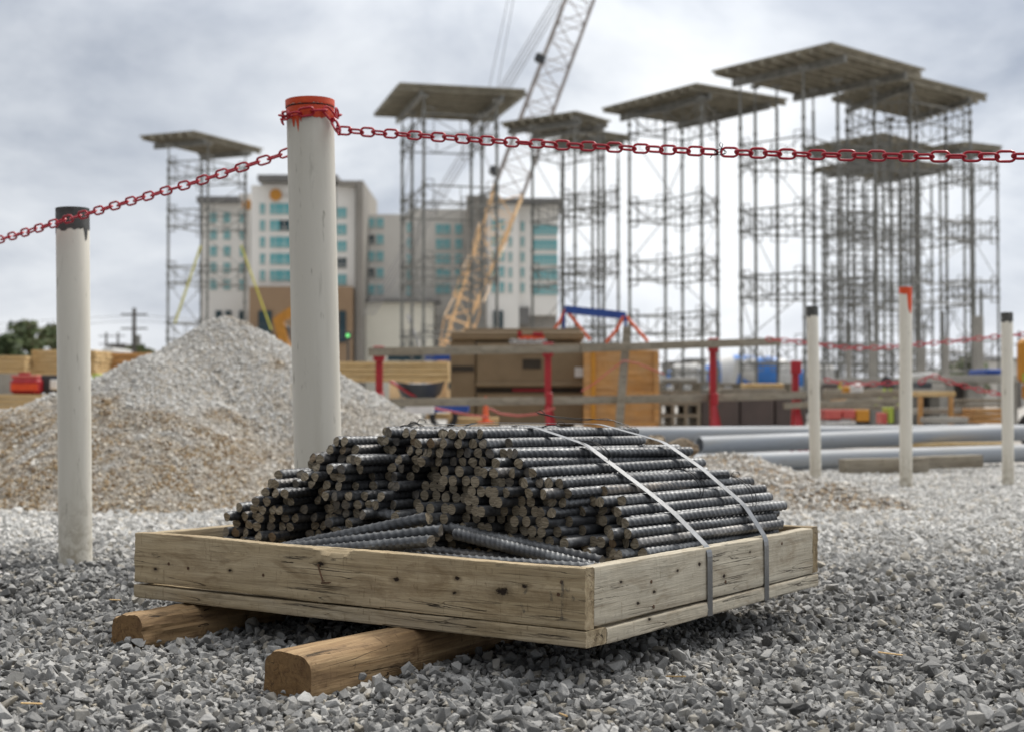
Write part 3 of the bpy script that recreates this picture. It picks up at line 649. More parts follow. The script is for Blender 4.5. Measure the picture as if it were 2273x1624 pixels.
# loose bars in the front of the tray
def loose(a, b, L, roll, label, me=None):
    pa_, pb_ = T(*a), T(*b); d = (pb_ - pa_).normalized(); o = bar_obj(pa_, d, roll, me or BARS[1]); tag(o, label, 'rebar'); o.scale = (L / BAR_L[1], 1.1, 1.1); return o
loose((.90, .30, .363), (.17, .30, .272), .77, .4, 'loose rebar sloping down to the right in front of the pile, crossed by another bar')
loose((.57, .15, .366), (.95, .11, .284), .77, 1.2, 'loose rebar lying across another with its raised cut end at upper right')
loose((.50, .115, .340), (.85, .075, .290), .77, 2.1, 'loose rebar just below the crossing one, its round end dark')
loose((.50, .075, .317), (.72, .06, .290), .74, 3, 'shortest looking loose rebar right behind the top edge of the front board')
loose((.52, .20, .325), (.12, .225, .262), .50, .9, 'loose rebar running down to the near tray corner under the crossing bars')
loose((.80, .085, .268), (.08, .15, .268), .74, 2.6, 'lowest loose rebar lying level along the inside of the front board')
loose((1.0, .20, .285), (.42, .34, .250), .78, .9, 'loose rebar tucked under the foot of the pile behind the crossing bars')
# straps following the pile
hull = sorted([(b[0], b[1] + BR) for b in bars if b[4]])
def upper_hull(pts):
    h = []
    for p in pts:
        while len(h) > 1 and (h[-1][0] - h[-2][0]) * (p[1] - h[-2][1]) - (h[-1][1] - h[-2][1]) * (p[0] - h[-2][0]) >= 0: h.pop()
        h.append(p)
    return h
def strap(v, label, tilt):
    pts = [(-.002, ZT - .006), (WU + .002, ZT - .004)]
    for b_ in bars:
        if b_[2] - .02 < v < b_[2] + .80:
            uu = b_[0] - math.tan(b_[3]) * (v - b_[2]); pts += [(uu + BR * math.cos(t_), b_[5] + BR * math.sin(t_) + .0035) for t_ in (R(20), R(55), R(90), R(125), R(160))]
    h = upper_hull(sorted(set(pts))); out_ = [(-.0035, ZB - .002)] + [(-.0035, ZT - .012)] + h[0:] + [(WU + .004, ZT - .012), (WU + .004, ZB - .002)]
    # resample with softened bends
    P3 = []
    for a, b_ in zip(out_, out_[1:]):
        L = math.hypot(b_[0] - a[0], b_[1] - a[1]); k = max(1, int(L / .012))
        for q in range(k): P3.append((a[0] + (b_[0] - a[0]) * q / k, a[1] + (b_[1] - a[1]) * q / k))
    P3.append(out_[-1]); P3 = np.array(P3)
    for _ in range(3): P3[1:-1] = (P3[:-2] + 2 * P3[1:-1] + P3[2:]) / 4
    P3[:, 1] += .002
    P3 = [(min(u, 9), z) for u, z in P3]; P3 += [(WU, ZB - .003), (0, ZB - .003), (-.0035, ZB - .002)]
    hw, th = .0145, .0009; vs = []; fs = []; n = len(P3)
    for i, (u, z) in enumerate(P3):
        a = P3[max(i - 1, 0)]; b_ = P3[min(i + 1, n - 1)]; tx, tz = b_[0] - a[0], b_[1] - a[1]; L = math.hypot(tx, tz) or 1; nx_, nz_ = -tz / L * th, tx / L * th
        dv = tilt * (u - .4)
        for (sv_, so_) in ((-hw, 0), (hw, 0), (hw, 1), (-hw, 1)): vs.append(T(u + nx_ * so_, v + dv + sv_, z + nz_ * so_))
    for i in range(n - 1):
        for j in range(4): fs.append((i * 4 + j, i * 4 + (j + 1) % 4, (i + 1) * 4 + (j + 1) % 4, (i + 1) * 4 + j))
    o = MB().add(vs, fs).build('steel_strap', M_STRAP); tag(o, label, 'strap', 'steel straps over the rebar pile'); return P3
SP1 = strap(right_vz(1573, 1280)[0], 'steel strap nearer the camera over the rebar pile and tray side', 0.0)
SP2 = strap(right_vz(1699, 1250)[0], 'steel strap farther from the camera, over the rear of the rebar pile', 0.0)
# tie wires
def wire_loop(u0, n_, v, label, r=.0011, drop=2.2, loops=2):
    near_ = sorted([b for b in bars if b[4]], key=lambda b: abs(b[0] - (b[2] * 0) - u0))[:n_]; us_ = [b[0] - (b[3]) * (v - b[2]) for b in near_]; zs_ = [b[1] for b in near_]
    c = (sum(us_) / n_, sum(zs_) / n_ - .010); ru, rz_ = (max(us_) - min(us_)) / 2 + BR * 1.35, (max(zs_) - min(zs_)) / 2 + BR * 2.0
    m = MB()
    for q in range(loops):
        pts = [T(c[0] + ru * math.cos(a) * (1 + .05 * q), v + .006 * q + .01 * math.sin(a * 2 + q), c[1] + rz_ * math.sin(a) * (1 + .04 * q)) for a in [2 * math.pi * i / 28 for i in range(28)]]
        m.tube(pts, r, 6, closed=True)
    top = T(c[0] - ru * .2, v, c[1] + rz_); m.tube([top, top + Vector((.008, 0, .012)), top + Vector((.022, 0, .010)), top + Vector((.028, .01, .001))], r, 6)
    o = m.build('tie_wire', M_WIRE, smooth=True); tag(o, label, 'tie wire', 'black tie wires round the rebar bundles')
wire_loop(.98, 3, .62, 'black tie wire with a twisted loop on the highest bars')
wire_loop(.62, 4, .80, 'black tie wire round the bars of the crest between both straps')
wire_loop(.42, 3, .62, 'black tie wire on the upper right flank left of the nearer strap')
wire_loop(.22, 3, .85, 'black tie wire on the lower right flank between the straps')
wire_loop(.10, 3, 1.0, 'black tie wire on the lowest right bars by the farther strap')
wire_loop(.88, 3, .45, 'black tie wire round bars just under the pile top near their cut ends')
tw = MB(); p0 = T(.66, 1.0, top_z(.66) + .012)
tw.tube([p0 + Vector((x_, 0, z_)) for x_, z_ in ((.18, -.02), (.12, .006), (.05, .010), (0, .012), (-.06, .018), (-.10, .026), (-.12, .032), (-.105, .038), (-.09, .028))], .0013, 6)
tw.tube([p0 + Vector((x_, .004, z_)) for x_, z_ in ((.17, -.01), (.1, .012), (.03, .006), (-.05, .013), (-.115, .028))], .0011, 6)
tag(tw.build('loose_wire', M_WIRE, smooth=True), 'loose curled end of black wire rising off the back of the pile', 'wire')

# ------------------------------------------------------------------ white posts and chains
def post(x_t, y_t, x_b, y_b, wpx, label, paint, drip, d=None, lip=False, dia=None, group='white plastic fence posts', y_ground=None):
    d = d or .66 * F / (y_b - HOR); r = (dia or wpx / F * d) / 2
    top = P(x_t, y_t, d); bot = P(x_b, y_b, d); ax = (top - bot).normalized()
    base_p = bot - ax * ((bot.z + .02) / ax.z); L = (top - base_p).length
    root = empty('fence_post', base_p, 0, label, 'post', group); root.rotation_mode = 'QUATERNION'; root.rotation_quaternion = Vector((0, 0, 1)).rotation_difference(ax)
    m = MB(); n = 40
    if lip: prof = [(r, 0), (r, L * .3), (r, L * .6), (r, L - .045), (r * 1.0, L - .044), (r * 1.012, L - .042), (r * .985, L - .026), (r * .985, L - .023), (r * 1.03, L - .022), (r * 1.03, L - .003), (r * 1.01, L), (r * .93, L), (r * .93, L - .2)]
    else: prof = [(r, 0), (r, L * .4), (r, L - .002), (r * .985, L), (r * .88, L), (r * .88, L - .15)]
    m.lathe(prof, n, cap=False); m.build('pipe', M_PVC, root, smooth=True)
    if paint:
        ph = MB(); nn = 96; zs_ = 22; vs = []; fs = []
        for j in range(nn):
            a = 2 * math.pi * j / nn; lo = drip(a)
            for k in range(zs_ + 1):
                q = k / zs_; z = L + .0004 - lo * q; rr_ = r * (1.03 if (lip and L - .0225 < z) else 1.) + .0011
                vs.append((rr_ * math.cos(a), rr_ * math.sin(a), z))
        for j in range(nn):
            for k in range(zs_): b1 = ((j + 1) % nn) * (zs_ + 1); b0 = j * (zs_ + 1); fs.append((b0 + k + 1, b1 + k + 1, b1 + k, b0 + k))
        ph.add(vs, fs); c0 = len(ph.v)
        ph.add([(q * r * math.cos(2 * math.pi * j / nn), q * r * math.sin(2 * math.pi * j / nn), L + .0008) for q in (.93, 1.02) for j in range(nn)], [(j, nn + j, nn + (j + 1) % nn, (j + 1) % nn) for j in range(nn)])
        ph.build('paint_band', paint, root, smooth='all')
        if lip: MB().lathe([(r * 1.006 + .0012, L - .0275), (r * 1.02 + .0012, L - .0262), (r * 1.02 + .0012, L - .0240), (r * 1.006 + .001, L - .0228)], 48, cap=False).build('groove_shade_ring', M_DARK, root)  # raised dark ring; the groove's shade is put into its colour
    return root, base_p, ax, L, r, d
def ragged(base_, amp, seed, drips=()):
    def f(a):
        v = base_ + amp * mnoise.noise(Vector((math.cos(a) * 2, math.sin(a) * 2, seed))) + amp * .5 * mnoise.noise(Vector((math.cos(a) * 7, math.sin(a) * 7, seed)))
        for (da, dw, dl_) in drips:
            dd_ = abs((a - da + math.pi) % (2 * math.pi) - math.pi)
            if dd_ < dw: v = max(v, base_ + dl_ * (1 - (dd_ / dw) ** 3))
        return max(v, .01)
    return f
big = post(688, 225, 706, 1020, 105, 'tallest thick white pipe post with orange painted top behind the rebar', M_ORANGE, ragged(.070, .010, 3, ((R(235), .09, .035), (R(247), .07, .055), (R(255), .05, .02))), d=4.95, lip=True)
lp = post(161, 464, 168, 1262, 72, 'white pipe post with black ragged top standing on the left gravel', M_BLACKP, ragged(.088, .016, 8, ((R(-22), .16, .045), (R(200), .2, .02))), d=5.72)
post(1803, 680, 1811, 1082, 25.5, 'slim white post with dark top, leftmost of the three distant posts', M_BLACKP, ragged(.08, .02, 5), d=11.1, group='slim white posts by the grey pipes')
post(2010, 638, 2011, 1080, 28, 'slim white post with bright orange top and drip in front of the grey pipes', M_ORANGE, ragged(.055, .01, 6, ((R(-58), .5, .155), (R(-72), .35, .13))), d=11.15, group='slim white posts by the grey pipes')
post(2235, 694, 2238, 1075, 25.5, 'slim white post with dark top at the right edge of the picture', M_BLACKP, ragged(.075, .02, 7), d=11.25, group='slim white posts by the grey pipes')
# chain link
LK, LW, LR, PT = .062, .036, .0040, .0455
def link_mesh(mat_=M_CHAIN):
    pts = []; s = LK / 2 - LW / 2; rr = LW / 2 - LR
    for k in range(9): a = -math.pi / 2 + math.pi * k / 8; pts.append((s + rr * math.cos(a), rr * math.sin(a), 0))
    for k in range(9): a = math.pi / 2 + math.pi * k / 8; pts.append((-s + rr * math.cos(a), rr * math.sin(a), 0))
    return MB().tube(pts, LR, 8, closed=True).mesh('chain_link', mat_, True)
LME = link_mesh()
def chain(name, pts, label, mesh=LME, pitch=PT, roll0=R(85), group='red plastic chains', scale=1., jit=.12, plus=(0, 0)):
    pts = [Vector(p) for p in pts]; root = empty(name, pts[0], 0, label, 'chain', group); seg = [0]
    for a, b_ in zip(pts, pts[1:]): seg.append(seg[-1] + (b_ - a).length)
    tot = seg[-1]; n = int(tot / pitch); arr = np.array([tuple(p) for p in pts]); rs = random.Random(n)
    for i in range(n):
        s = (i + .5) * pitch; q = Vector([np.interp(s, seg, arr[:, k]) for k in range(3)]); q0 = Vector([np.interp(max(0, s - pitch / 2), seg, arr[:, k]) for k in range(3)]); q1 = Vector([np.interp(min(tot, s + pitch / 2), seg, arr[:, k]) for k in range(3)])
        o = bpy.data.objects.new('link', mesh); link(o, root); o.location = q - pts[0]; o.rotation_mode = 'QUATERNION'
        o.rotation_quaternion = (q1 - q0).normalized().to_track_quat('X', 'Z') @ Quaternion((1, 0, 0), roll0 + (R(78) if i % 2 else 0) + rs.gauss(0, jit) + plus[0] * i); o.scale = (scale,) * 3
    return root
def sag(a, b_, n, s): return [a.lerp(b_, i / n) - Vector((0, 0, 4 * s * (i / n) * (1 - i / n))) for i in range(n + 1)]
# right-hand chain: measured points, coming nearer towards the right edge
def curve_px(rows): return [P(x_, y_, d_) for x_, y_, d_ in rows]
dd_ = lambda x_: 4.90 - (x_ - 760) / (2273 - 760) * 1.0
R1 = curve_px([(x_, y_, dd_(x_)) for x_, y_ in ((752, 290), (820, 294), (950, 303), (1085, 313), (1230, 322), (1370, 328), (1500, 334), (1592, 338))])
R2 = curve_px([(x_, y_, dd_(x_)) for x_, y_ in ((1604, 338), (1765, 343), (1900, 346), (2060, 348), (2200, 348), (2330, 347), (2700, 335))])
chain('red_chain', R1, 'red plastic chain running right from the orange topped post to the wire joint')
chain('red_chain', R2, 'red plastic chain right of the wire joint, leaving at the right edge')
Lc = curve_px([(648, 335, 5.04), (615, 347, 5.02), (520, 377, 5.08), (440, 403, 5.16), (300, 444, 5.32), (200, 473, 5.46), (140, 490, 5.55), (60, 515, 5.68), (0, 532, 5.8), (-200, 590, 6.1)])
chain('red_chain', Lc, 'red plastic chain sloping down left across the sky and past the black topped post', roll0=R(70))
# wrap around the post top
rb, axb = big[4], big[2]; cw = big[1] + axb * (big[3] - .060)
def ringpt(a, dz, e=.012): return cw + Vector(((rb + e) * math.cos(a), (rb + e) * math.sin(a), dz))
wr = [ringpt(R(-30 - k * 12), .012 * math.cos(k * .35) + .001 * k) for k in range(0, 31)]
wr[0] = P(752, 292, 4.90); chain('red_chain', wr, 'red plastic chain wrapped round the orange painted post top', roll0=R(8), jit=.15)
chain('red_chain', [P(628, 262, 4.93), P(626, 272, 4.90), P(636, 283, 4.90)], 'short red chain tail hanging at the left of the orange post top', roll0=R(60), pitch=.022, scale=.55)
chain('red_chain', [P(742, 272, 4.88), P(752, 290, 4.86), P(748, 310, 4.87)], 'knotted red chain links hanging at the right of the orange post top', roll0=R(30), pitch=.026, scale=.7)
wt = MB(); jp = P(1598, 338, dd_(1598) - .004)
for q in range(2): wt.tube([jp + Vector((.016 * math.cos(a) + .004 * q, .006 * math.sin(a * 2), .009 * math.sin(a))) for a in [2 * math.pi * k / 16 for k in range(16)]], .0012, 6, closed=True)
wt.tube([jp + Vector(p) for p in ((.002, 0, .004), (.004, 0, .014), (-.002, 0, .022), (.003, 0, .030), (.009, 0, .024), (.006, 0, .012), (0, 0, .0))], .0012, 6)
wt.tube([jp + Vector(p) for p in ((.0, 0, .0), (-.012, 0, -.006), (-.024, 0, -.010), (-.030, 0, -.018))], .0014, 6)
tag(wt.build('tie_wire', M_WIRE, smooth=True), 'black wire joining the two red chains in mid air', 'tie wire')

# ------------------------------------------------------------------ grey pipes and timber by them
def pipe(p0, p1, r, label):
    d = (p1 - p0); L = d.length; m = MB(); m.lathe([(r * .86, .3), (r * .86, 0), (r, 0), (r, L), (r * .86, L), (r * .86, L - .3)], 32, cap=False)
    o = m.build('pipe', M_PVCG, None, p0, smooth=True); o.rotation_mode = 'QUATERNION'; o.rotation_quaternion = d.normalized().to_track_quat('Z', 'Y'); return tag(o, label, 'pipe', 'grey plastic pipes stacked on the gravel')
pipe(P(1552, 988, 13.6), P(2420, 954, 15.6), .087, 'upper grey plastic pipe whose open end lies nearest the dirt mound')
pipe(P(1500, 1030, 13.2), P(2420, 1000, 14.9), .090, 'lower front grey plastic pipe running behind the slim white posts')
pipe(P(1375, 965, 15.2), P(2420, 957, 17.0), .088, 'rear grey plastic pipe starting farthest to the left')
for (x0, x1, yt, yb, d, lab, mt) in ((1868, 2055, 1018, 1058, 13.0, 'short weathered timber propping the front pipe, left one of the pair', M_GREYW), (2035, 2175, 1012, 1040, 13.35, 'weathered timber propping the front pipe, right one of the pair', M_GREYW), (1760, 2230, 984, 994, 14.5, 'long pale board between the upper and lower grey pipes', M_LUMBER)):
    a = P(x0, (yt + yb) / 2, d); b_ = P(x1, (yt + yb) / 2 - 4, d + .2); h = (yb - yt) / F * d; dv = (b_ - a)
    o = MB().box((dv.length / 2, 0, 0), (dv.length, .12, h), bev=.006).build('timber', mt, None, a, (0, -math.atan2(dv.z, math.hypot(dv.x, dv.y)), math.atan2(dv.y, dv.x))); tag(o, lab, 'timber')

# ------------------------------------------------------------------ guard rails
def bx(m, x0, x1, y0, y1, d, dep, mi=0, bev=0, rz=0):
    a = P(x0, y1, d); b_ = P(x1, y0, d); c = (a + b_) / 2; c.y += dep / 2; return m.box(c, (abs(b_.x - a.x), dep, abs(b_.z - a.z)), mi=mi, bev=bev, rz=rz)
def pbox(name, mat_, x0, x1, y0, y1, d, dep, label=None, cat=None, parent=None, bev=.01, group=None, rz=0):
    a = P(x0, y1, d); b_ = P(x1, y0, d); c = (a + b_) / 2; c.y += dep / 2
    m = MB().box((0, 0, 0), (abs(b_.x - a.x), dep, abs(b_.z - a.z)), bev=bev); o = m.build(name, mat_, None, c, (0, 0, rz))
    if parent is not None: o.parent = parent; o.location = c - parent.location
    return tag(o, label, cat, group)
def stand(x, ytop, d, label, lean=1):
    root = empty('guard_rail_stand', P(x, ytop, d) * 1, 0, label, 'guard rail stand', 'red guard rail stands'); root.location.z = 0
    zt = P(x, ytop, d).z
    def lo(v): return Vector(v)
    MB().beam((0, 0, .5), (0, 0, zt), .08, .08).build('post', M_RED, root)
    MB().beam((0, .02, .72), (.16 * lean, .05, 0.0), .06, .06).build('leg', M_RED, root); MB().beam((0, -.02, .72), (.0, -.3, 0.0), .06, .06).build('leg', M_RED, root); MB().beam((0, .02, .9), (.05, .5, 0), .06, .06).build('leg', M_RED, root)
    MB().box((0, -.05, zt), (.13, .10, .17), bev=.01).build('rail_clamp', M_RED, root); MB().box((.01, -.05, .72), (.09, .09, .15), bev=.01).build('rail_clamp', M_RED, root)
    return root
stand(842, 785, 16.6, 'red steel rail stand beside the gravel heap, leftmost of the row'); stand(1216, 776, 17.2, 'red steel rail stand in front of the brown tool chest'); stand(1582, 766, 17.9, 'red steel rail stand in front of the dark form panels'); stand(1765, 815, 18.6, 'red steel rail stand just left of the slim white posts')
def rail(x0, y0, x1, y1, d0, d1, h, label, mat_=M_GREYW, name='wooden_rail'):
    a = P(x0, y0, d0); b_ = P(x1, y1, d1); dv = b_ - a
    o = MB().box((dv.length / 2, 0, 0), (dv.length, .04, h), bev=.004).build(name, mat_, None, a, (0, -math.atan2(dv.z, math.hypot(dv.x, dv.y)), math.atan2(dv.y, dv.x))); return tag(o, label, 'rail')
rail(818, 781, 1300, 773, 16.4, 17.25, .098, 'grey wooden top rail from the left red stand past the tool chest'); rail(1290, 773, 1732, 758, 17.2, 18.1, .098, 'grey wooden top rail ending in open air right of the third red stand')
rail(868, 893, 1400, 886, 16.5, 17.5, .095, 'grey wooden lower rail in front of the brown tool chest'); rail(1390, 886, 1790, 876, 17.5, 18.5, .1, 'grey wooden lower rail in front of the dark form panels')
rail(1740, 900, 2000, 888, 18.3, 19.0, .08, 'short pale rail beside the slim white post')
o = MB().beam(P(1372, 975, 17.2), P(1392, 726, 17.6), .10, .04).build('wooden_stake', M_GREYW); tag(o, 'upright grey wooden stake leaning in front of the plywood crate', 'stake')
dc = MB(); dc.tube([P(x_, y_, 17.0) for x_, y_ in ((1085, 905), (1110, 917), (1150, 922), (1190, 918), (1232, 905))], .012, 8); tag(dc.build('sagging_red_line', M_CHAINF, smooth=True), 'faded red line sagging low in front of the tool chest', 'line')
dc = MB(); dc.tube([P(x_, y_, 17.4) for x_, y_ in ((1290, 868), (1320, 850), (1350, 825), (1385, 800), (1420, 808), (1455, 822), (1475, 830))], .008, 8); tag(dc.build('sagging_red_line', M_CHAINF, smooth=True), 'thin faded red line across the plywood crate', 'line')
dc = MB(); dc.tube([P(965, 905, 16.8), P(1000, 912, 17), P(1040, 920, 17), P(1085, 925, 17)], .012, 8); tag(dc.build('sagging_red_line', M_CHAINF, smooth=True), 'faded red line left of the tool chest near the cone', 'line')

# ------------------------------------------------------------------ brown tool chest
bd = 20.; root = empty('tool_chest', P(1146, 940, bd), 0, 'big brown steel tool chest with orange emblem behind the rails', 'tool chest')
def ch(name, mat_, x0, x1, y0, y1, dd0, dep, bev=.012): return pbox(name, mat_, x0, x1, y0, y1, bd + dd0, dep, parent=root, bev=bev)
ch('end_panel', M_BOXB, 999, 1056, 756, 942, .04, .9); ch('body', M_BOXB, 1058, 1294, 760, 858, 0, .9); ch('lower_body', M_BOXB, 1058, 1294, 871, 942, 0, .9); ch('ledge', M_BOXB, 1056, 1296, 848, 858, -.05, .08)
ch('recess', M_BOXD, 1058, 1294, 858.5, 870.5, .05, .5, 0); ch('lid', M_BOXB, 1000, 1297, 735, 755, -.02, .95, .02); ch('lid_top', M_BOXB, 1030, 1290, 729, 735, .12, .7, .01)
ch('red_stripe', M_RED, 1138, 1212, 862, 868, .03, .02, 0); ch('latch_pocket', M_BOXD, 1160, 1201, 797, 818, -.012, .02, 0); ch('handle_pocket', M_BOXD, 1003, 1052, 812, 824, .02, .025, 0); ch('sticker', M_WHITE, 1276, 1296, 815, 836, -.012, .012, 0)  # pockets are flat plates with the recess shade in their colour
ch('caster_block', M_BOXD, 1075, 1110, 942, 968, .1, .3); ch('caster_block', M_BOXD, 1240, 1275, 942, 968, .1, .3); ch('lid_plate', M_RED, 1149, 1158, 735, 748, -.035, .012, 0); ch('lid_plate', M_RED, 1183, 1205, 737, 747, -.035, .012, 0)
em = MB(); bx(em, 1150, 1209, 745, 754, bd - .035, .012); bx(em, 1153, 1171, 774, 782, bd - .03, .012); bx(em, 1183, 1208, 774, 782, bd - .03, .012); o = em.build('emblem', M_ORANGE, root); o.location = -root.location
fc = bpy.data.curves.new('lettering', 'FONT'); fc.body = 'CROUS-GUARD'; fc.size = .092; fc.extrude = .003; fc.offset = .003; fc.materials.append(M_WHITE); to = bpy.data.objects.new('lettering', fc); link(to, root)
to.location = P(1131, 762.5, bd - .045) - root.location; to.rotation_euler = (R(90), 0, 0); to.scale = (.80, 1, 1)
# things around it
def crate():
    d = 19.3; r_ = empty('plywood_crate', P(1380, 950, d), 0, 'tall orange plywood crate right of the brown tool chest', 'crate')
    pbox('panel', M_PLY, 1300, 1462, 777, 948, d, 1.0, parent=r_)
    for (x0, x1, y0, y1) in ((1312, 1322, 777, 948), (1452, 1463, 777, 948), (1296, 1311, 777, 948), (1300, 1463, 936, 950), (1323, 1451, 868, 876)): pbox('batten', M_PLY if x0 > 1400 else M_CAT if x0 == 1312 else M_PLY, x0, x1, y0, y1, d - .04, .038, parent=r_, bev=.004)
crate()
# blue spreader frame with orange straps
r_ = empty('spreader_frame', P(1320, 790, 21), 0, 'blue steel lifting frame with orange straps above the crates', 'lifting frame')
def rel(m, name, mat_, root_, **k): o = m.build(name, mat_, root_, **k); o.location = -root_.location; return o
rel(MB().beam(P(1254, 687, 21), P(1386, 701, 21.3), .12, .11), 'beam', M_BLUE, r_)
for a, b_ in (((1252, 690), (1252, 740)), ((1388, 700), (1388, 760))): rel(MB().beam(P(*a, 21), P(*b_, 21), .045, .045), 'hanger', M_BLUE, r_)
for a, b_ in (((1254, 688), (1228, 735)), ((1258, 690), (1310, 755)), ((1385, 703), (1345, 760)), ((1390, 703), (1438, 758))): rel(MB().tube([P(*a, 21), P((a[0] + b_[0]) / 2 + 2, (a[1] + b_[1]) / 2 + 3, 21), P(*b_, 21)], .026, 8), 'strap', M_ORS, r_, smooth=True)
# wheelbarrow tub and neighbours
def tub():
    d = 18.6; r_ = empty('wheelbarrow', P(930, 900, d), 0, 'dark plastic wheelbarrow tub on red handles behind the rail', 'wheelbarrow'); vs = []; fs = []
    c = P(935, 866, d); n = 20
    for i, (rx_, ry_, z) in enumerate(((.20, .14, -.12), (.27, .2, -.06), (.32, .27, .08), (.335, .29, .10), (.30, .25, .09), (.18, .12, -.10))):
        for j in range(n): a = 2 * math.pi * j / n; vs.append(c + Vector((rx_ * math.cos(a) * (1.05 if math.cos(a) < 0 else .95), ry_ * math.sin(a), z + .02 * math.cos(2 * a))))
    for i in range(5):
        for j in range(n): fs.append((i * n + j, i * n + (j + 1) % n, (i + 1) * n + (j + 1) % n, (i + 1) * n + j))
    rel(MB().add(vs, fs + [tuple(reversed(range(n)))]), 'tub', M_TUB, r_, smooth=True)
    for s in (-.2, .2): rel(MB().tube([P(868, 846, d) + Vector((0, s, 0)), P(915, 875, d) + Vector((0, s, 0)), P(975, 892, d) + Vector((0, s * .4, 0))], .018, 8), 'handle', M_RED, r_, smooth=True)
    w_ = MB(); cw_ = P(985, 925, d); w_.tube([cw_ + Vector((.15 * math.cos(a), 0, .15 * math.sin(a))) for a in [2 * math.pi * k / 20 for k in range(20)]], .04, 8, closed=True); rel(w_, 'wheel', M_TYRE, r_, smooth=True)
tub()
pbox('white_panel', M_WHITE, 905, 958, 850, 885, 19.6, .3, 'white box behind the wheelbarrow tub', 'box'); pbox('cooler', M_WHITE, 898, 962, 892, 918, 17.8, .4, 'white cooler box below the lower rail, left of the blue one', 'cooler')
pbox('blue_case', M_BLUE, 962, 1040, 893, 914, 18.0, .35, 'low blue case below the lower rail', 'case'); 
def lumber_stack(x0, x1, y0, y1, d, rows, label, mat_=M_LUMBER, dep=1.2, jit=.15):
    a = P(x0, y1, d); b_ = P(x1, y0, d); root_ = empty('lumber_stack', (a.x * .5 + b_.x * .5, d, a.z), 0, label, 'lumber stack', 'stacks of sawn lumber'); W_ = b_.x - a.x; H_ = b_.z - a.z; h = H_ / rows
    for i in range(rows):
        q0 = random.uniform(0, jit) * W_ * .3; q1 = random.uniform(0, jit) * W_ * .3
        m = MB(); nb_ = 4
        for k in range(nb_): m.box(((q0 - q1) / 2, (k + .5) * dep / nb_, (i + .5) * h), (W_ - q0 - q1 - random.uniform(0, .05), dep / nb_ * .96, h * .88), bev=.006)
        m.build('board_layer', mat_, root_)
    return root_
lumber_stack(-120, 62, 789, 826, 24, 4, 'pale yellow lumber stack low at the far left edge'); lumber_stack(66, 215, 776, 832, 24.3, 6, 'yellow lumber stack behind the black topped white post', jit=.05); lumber_stack(215, 330, 782, 856, 25.3, 6, 'orange brown lumber stack between the white post and the gravel heap', M_PLY)
lumber_stack(-80, 150, 874, 908, 22, 3, 'low lumber stack under the red fuel container at left'); lumber_stack(745, 1000, 802, 846, 24, 4, 'yellow lumber stack behind the left red rail stand', jit=.05); lumber_stack(990, 1110, 925, 946, 18.7, 2, 'low stack of pale boards by the foot of the tool chest', dep=.6); lumber_stack(940, 1010, 916, 930, 18.9, 2, 'few pale boards below the blue case', dep=.6)
def gascan():
    d = 22.3; r_ = empty('fuel_container', P(52, 874, d), 0, 'red fuel container on low lumber at the left edge', 'fuel container')
    pbox('tank', M_RED, 20, 87, 838, 875, d, .35, parent=r_, bev=.05); pbox('lid', M_CHAINF, 24, 84, 832, 839, d + .03, .25, parent=r_, bev=.02); pbox('front_label', M_ORANGE, 24, 84, 851, 866, d - .006, .006, parent=r_, bev=0); pbox('handle', M_RED, 40, 66, 826, 832, d + .1, .05, parent=r_)
gascan()
pbox('dark_case', M_TUB, 88, 130, 832, 871, 22.5, .3, 'dark case with pale patch beside the red fuel container', 'case'); pbox('pale_bag', M_WHITE, 110, 128, 842, 864, 22.4, .06, 'pale bag leaning on the dark case', 'bag', bev=.03)
pbox('lime_crate', M_LIME, 204, 222, 829, 846, 20.5, .3, 'lime green crate peeking out between post and heap', 'crate'); pbox('white_vehicle_roof', M_WHITE, 226, 252, 772, 782, 60, 3, 'white van roof over the lumber left of the heap', 'van', bev=.3)
pbox('dark_wall', M_CONC, -220, 70, 826, 905, 26, .4, 'grey low concrete barrier behind the fuel container', 'barrier')
def cone(x, yb, d, h, label):
    p = P(x, yb, d); r_ = empty('traffic_cone', p, 0, label, 'traffic cone'); MB().lathe([(h * .14, .02), (h * .05, h), (.001, h)], 20).build('cone', M_ORS, r_, smooth=True); MB().box((0, 0, .012), (h * .6, h * .6, .024), bev=.004).build('foot', M_ORS, r_)
cone(1078, 938, 18.2, .34, 'orange traffic cone at the left foot of the tool chest')
# pallets and form panels
def pallet_stack(x0, x1, y0, y1, d, n, label):
    a = P(x0, y1, d); b_ = P(x1, y0, d); h = (b_.z - a.z) / n; W_ = b_.x - a.x
    for i in range(n):
        r_ = empty('wooden_pallet', ((a.x + b_.x) / 2, d, a.z + i * h), random.uniform(-.03, .03), '%s, %s of its stack' % (label, ['lowest', 'second from the bottom', 'third from the bottom', 'topmost'][i if i < n - 1 else 3]), 'pallet', 'grey pallets behind the rails')
        m = MB()
        for k in range(6): m.box((0, .08 + k * .19, h * .93), (W_, .13, h * .13))
        m.build('deck_boards', M_GREYW, r_); m = MB()
        for k in range(3): m.box((0, .08 + k * .48, h * .07), (W_, .1, h * .13))
        m.build('bottom_boards', M_GREYW, r_)
        for k in range(4): MB().box(((k - 1.5) / 3 * (W_ - .06), .55, h * .5), (.05, 1.05, h * .72)).build('stringer', M_GREYW, r_)
pallet_stack(1462, 1556, 868, 948, 20.5, 3, 'grey pallet left of the dark form panels'); pallet_stack(1600, 1760, 850, 872, 22.6, 1, 'grey pallet resting on the dark form panels'); pallet_stack(1465, 1600, 848, 868, 23, 1, 'grey pallet under the far mixer trucks')
for i, (x0, x1) in enumerate(((1556, 1640), (1642, 1718), (1720, 1790))): pbox('form_panel', M_PHEN, x0, x1, 878, 950, 20.6 + .1 * i, .5, 'dark maroon form panel, %s of the three' % ['left', 'middle', 'right'][i], 'form panel', bev=.02, group='dark form panels')
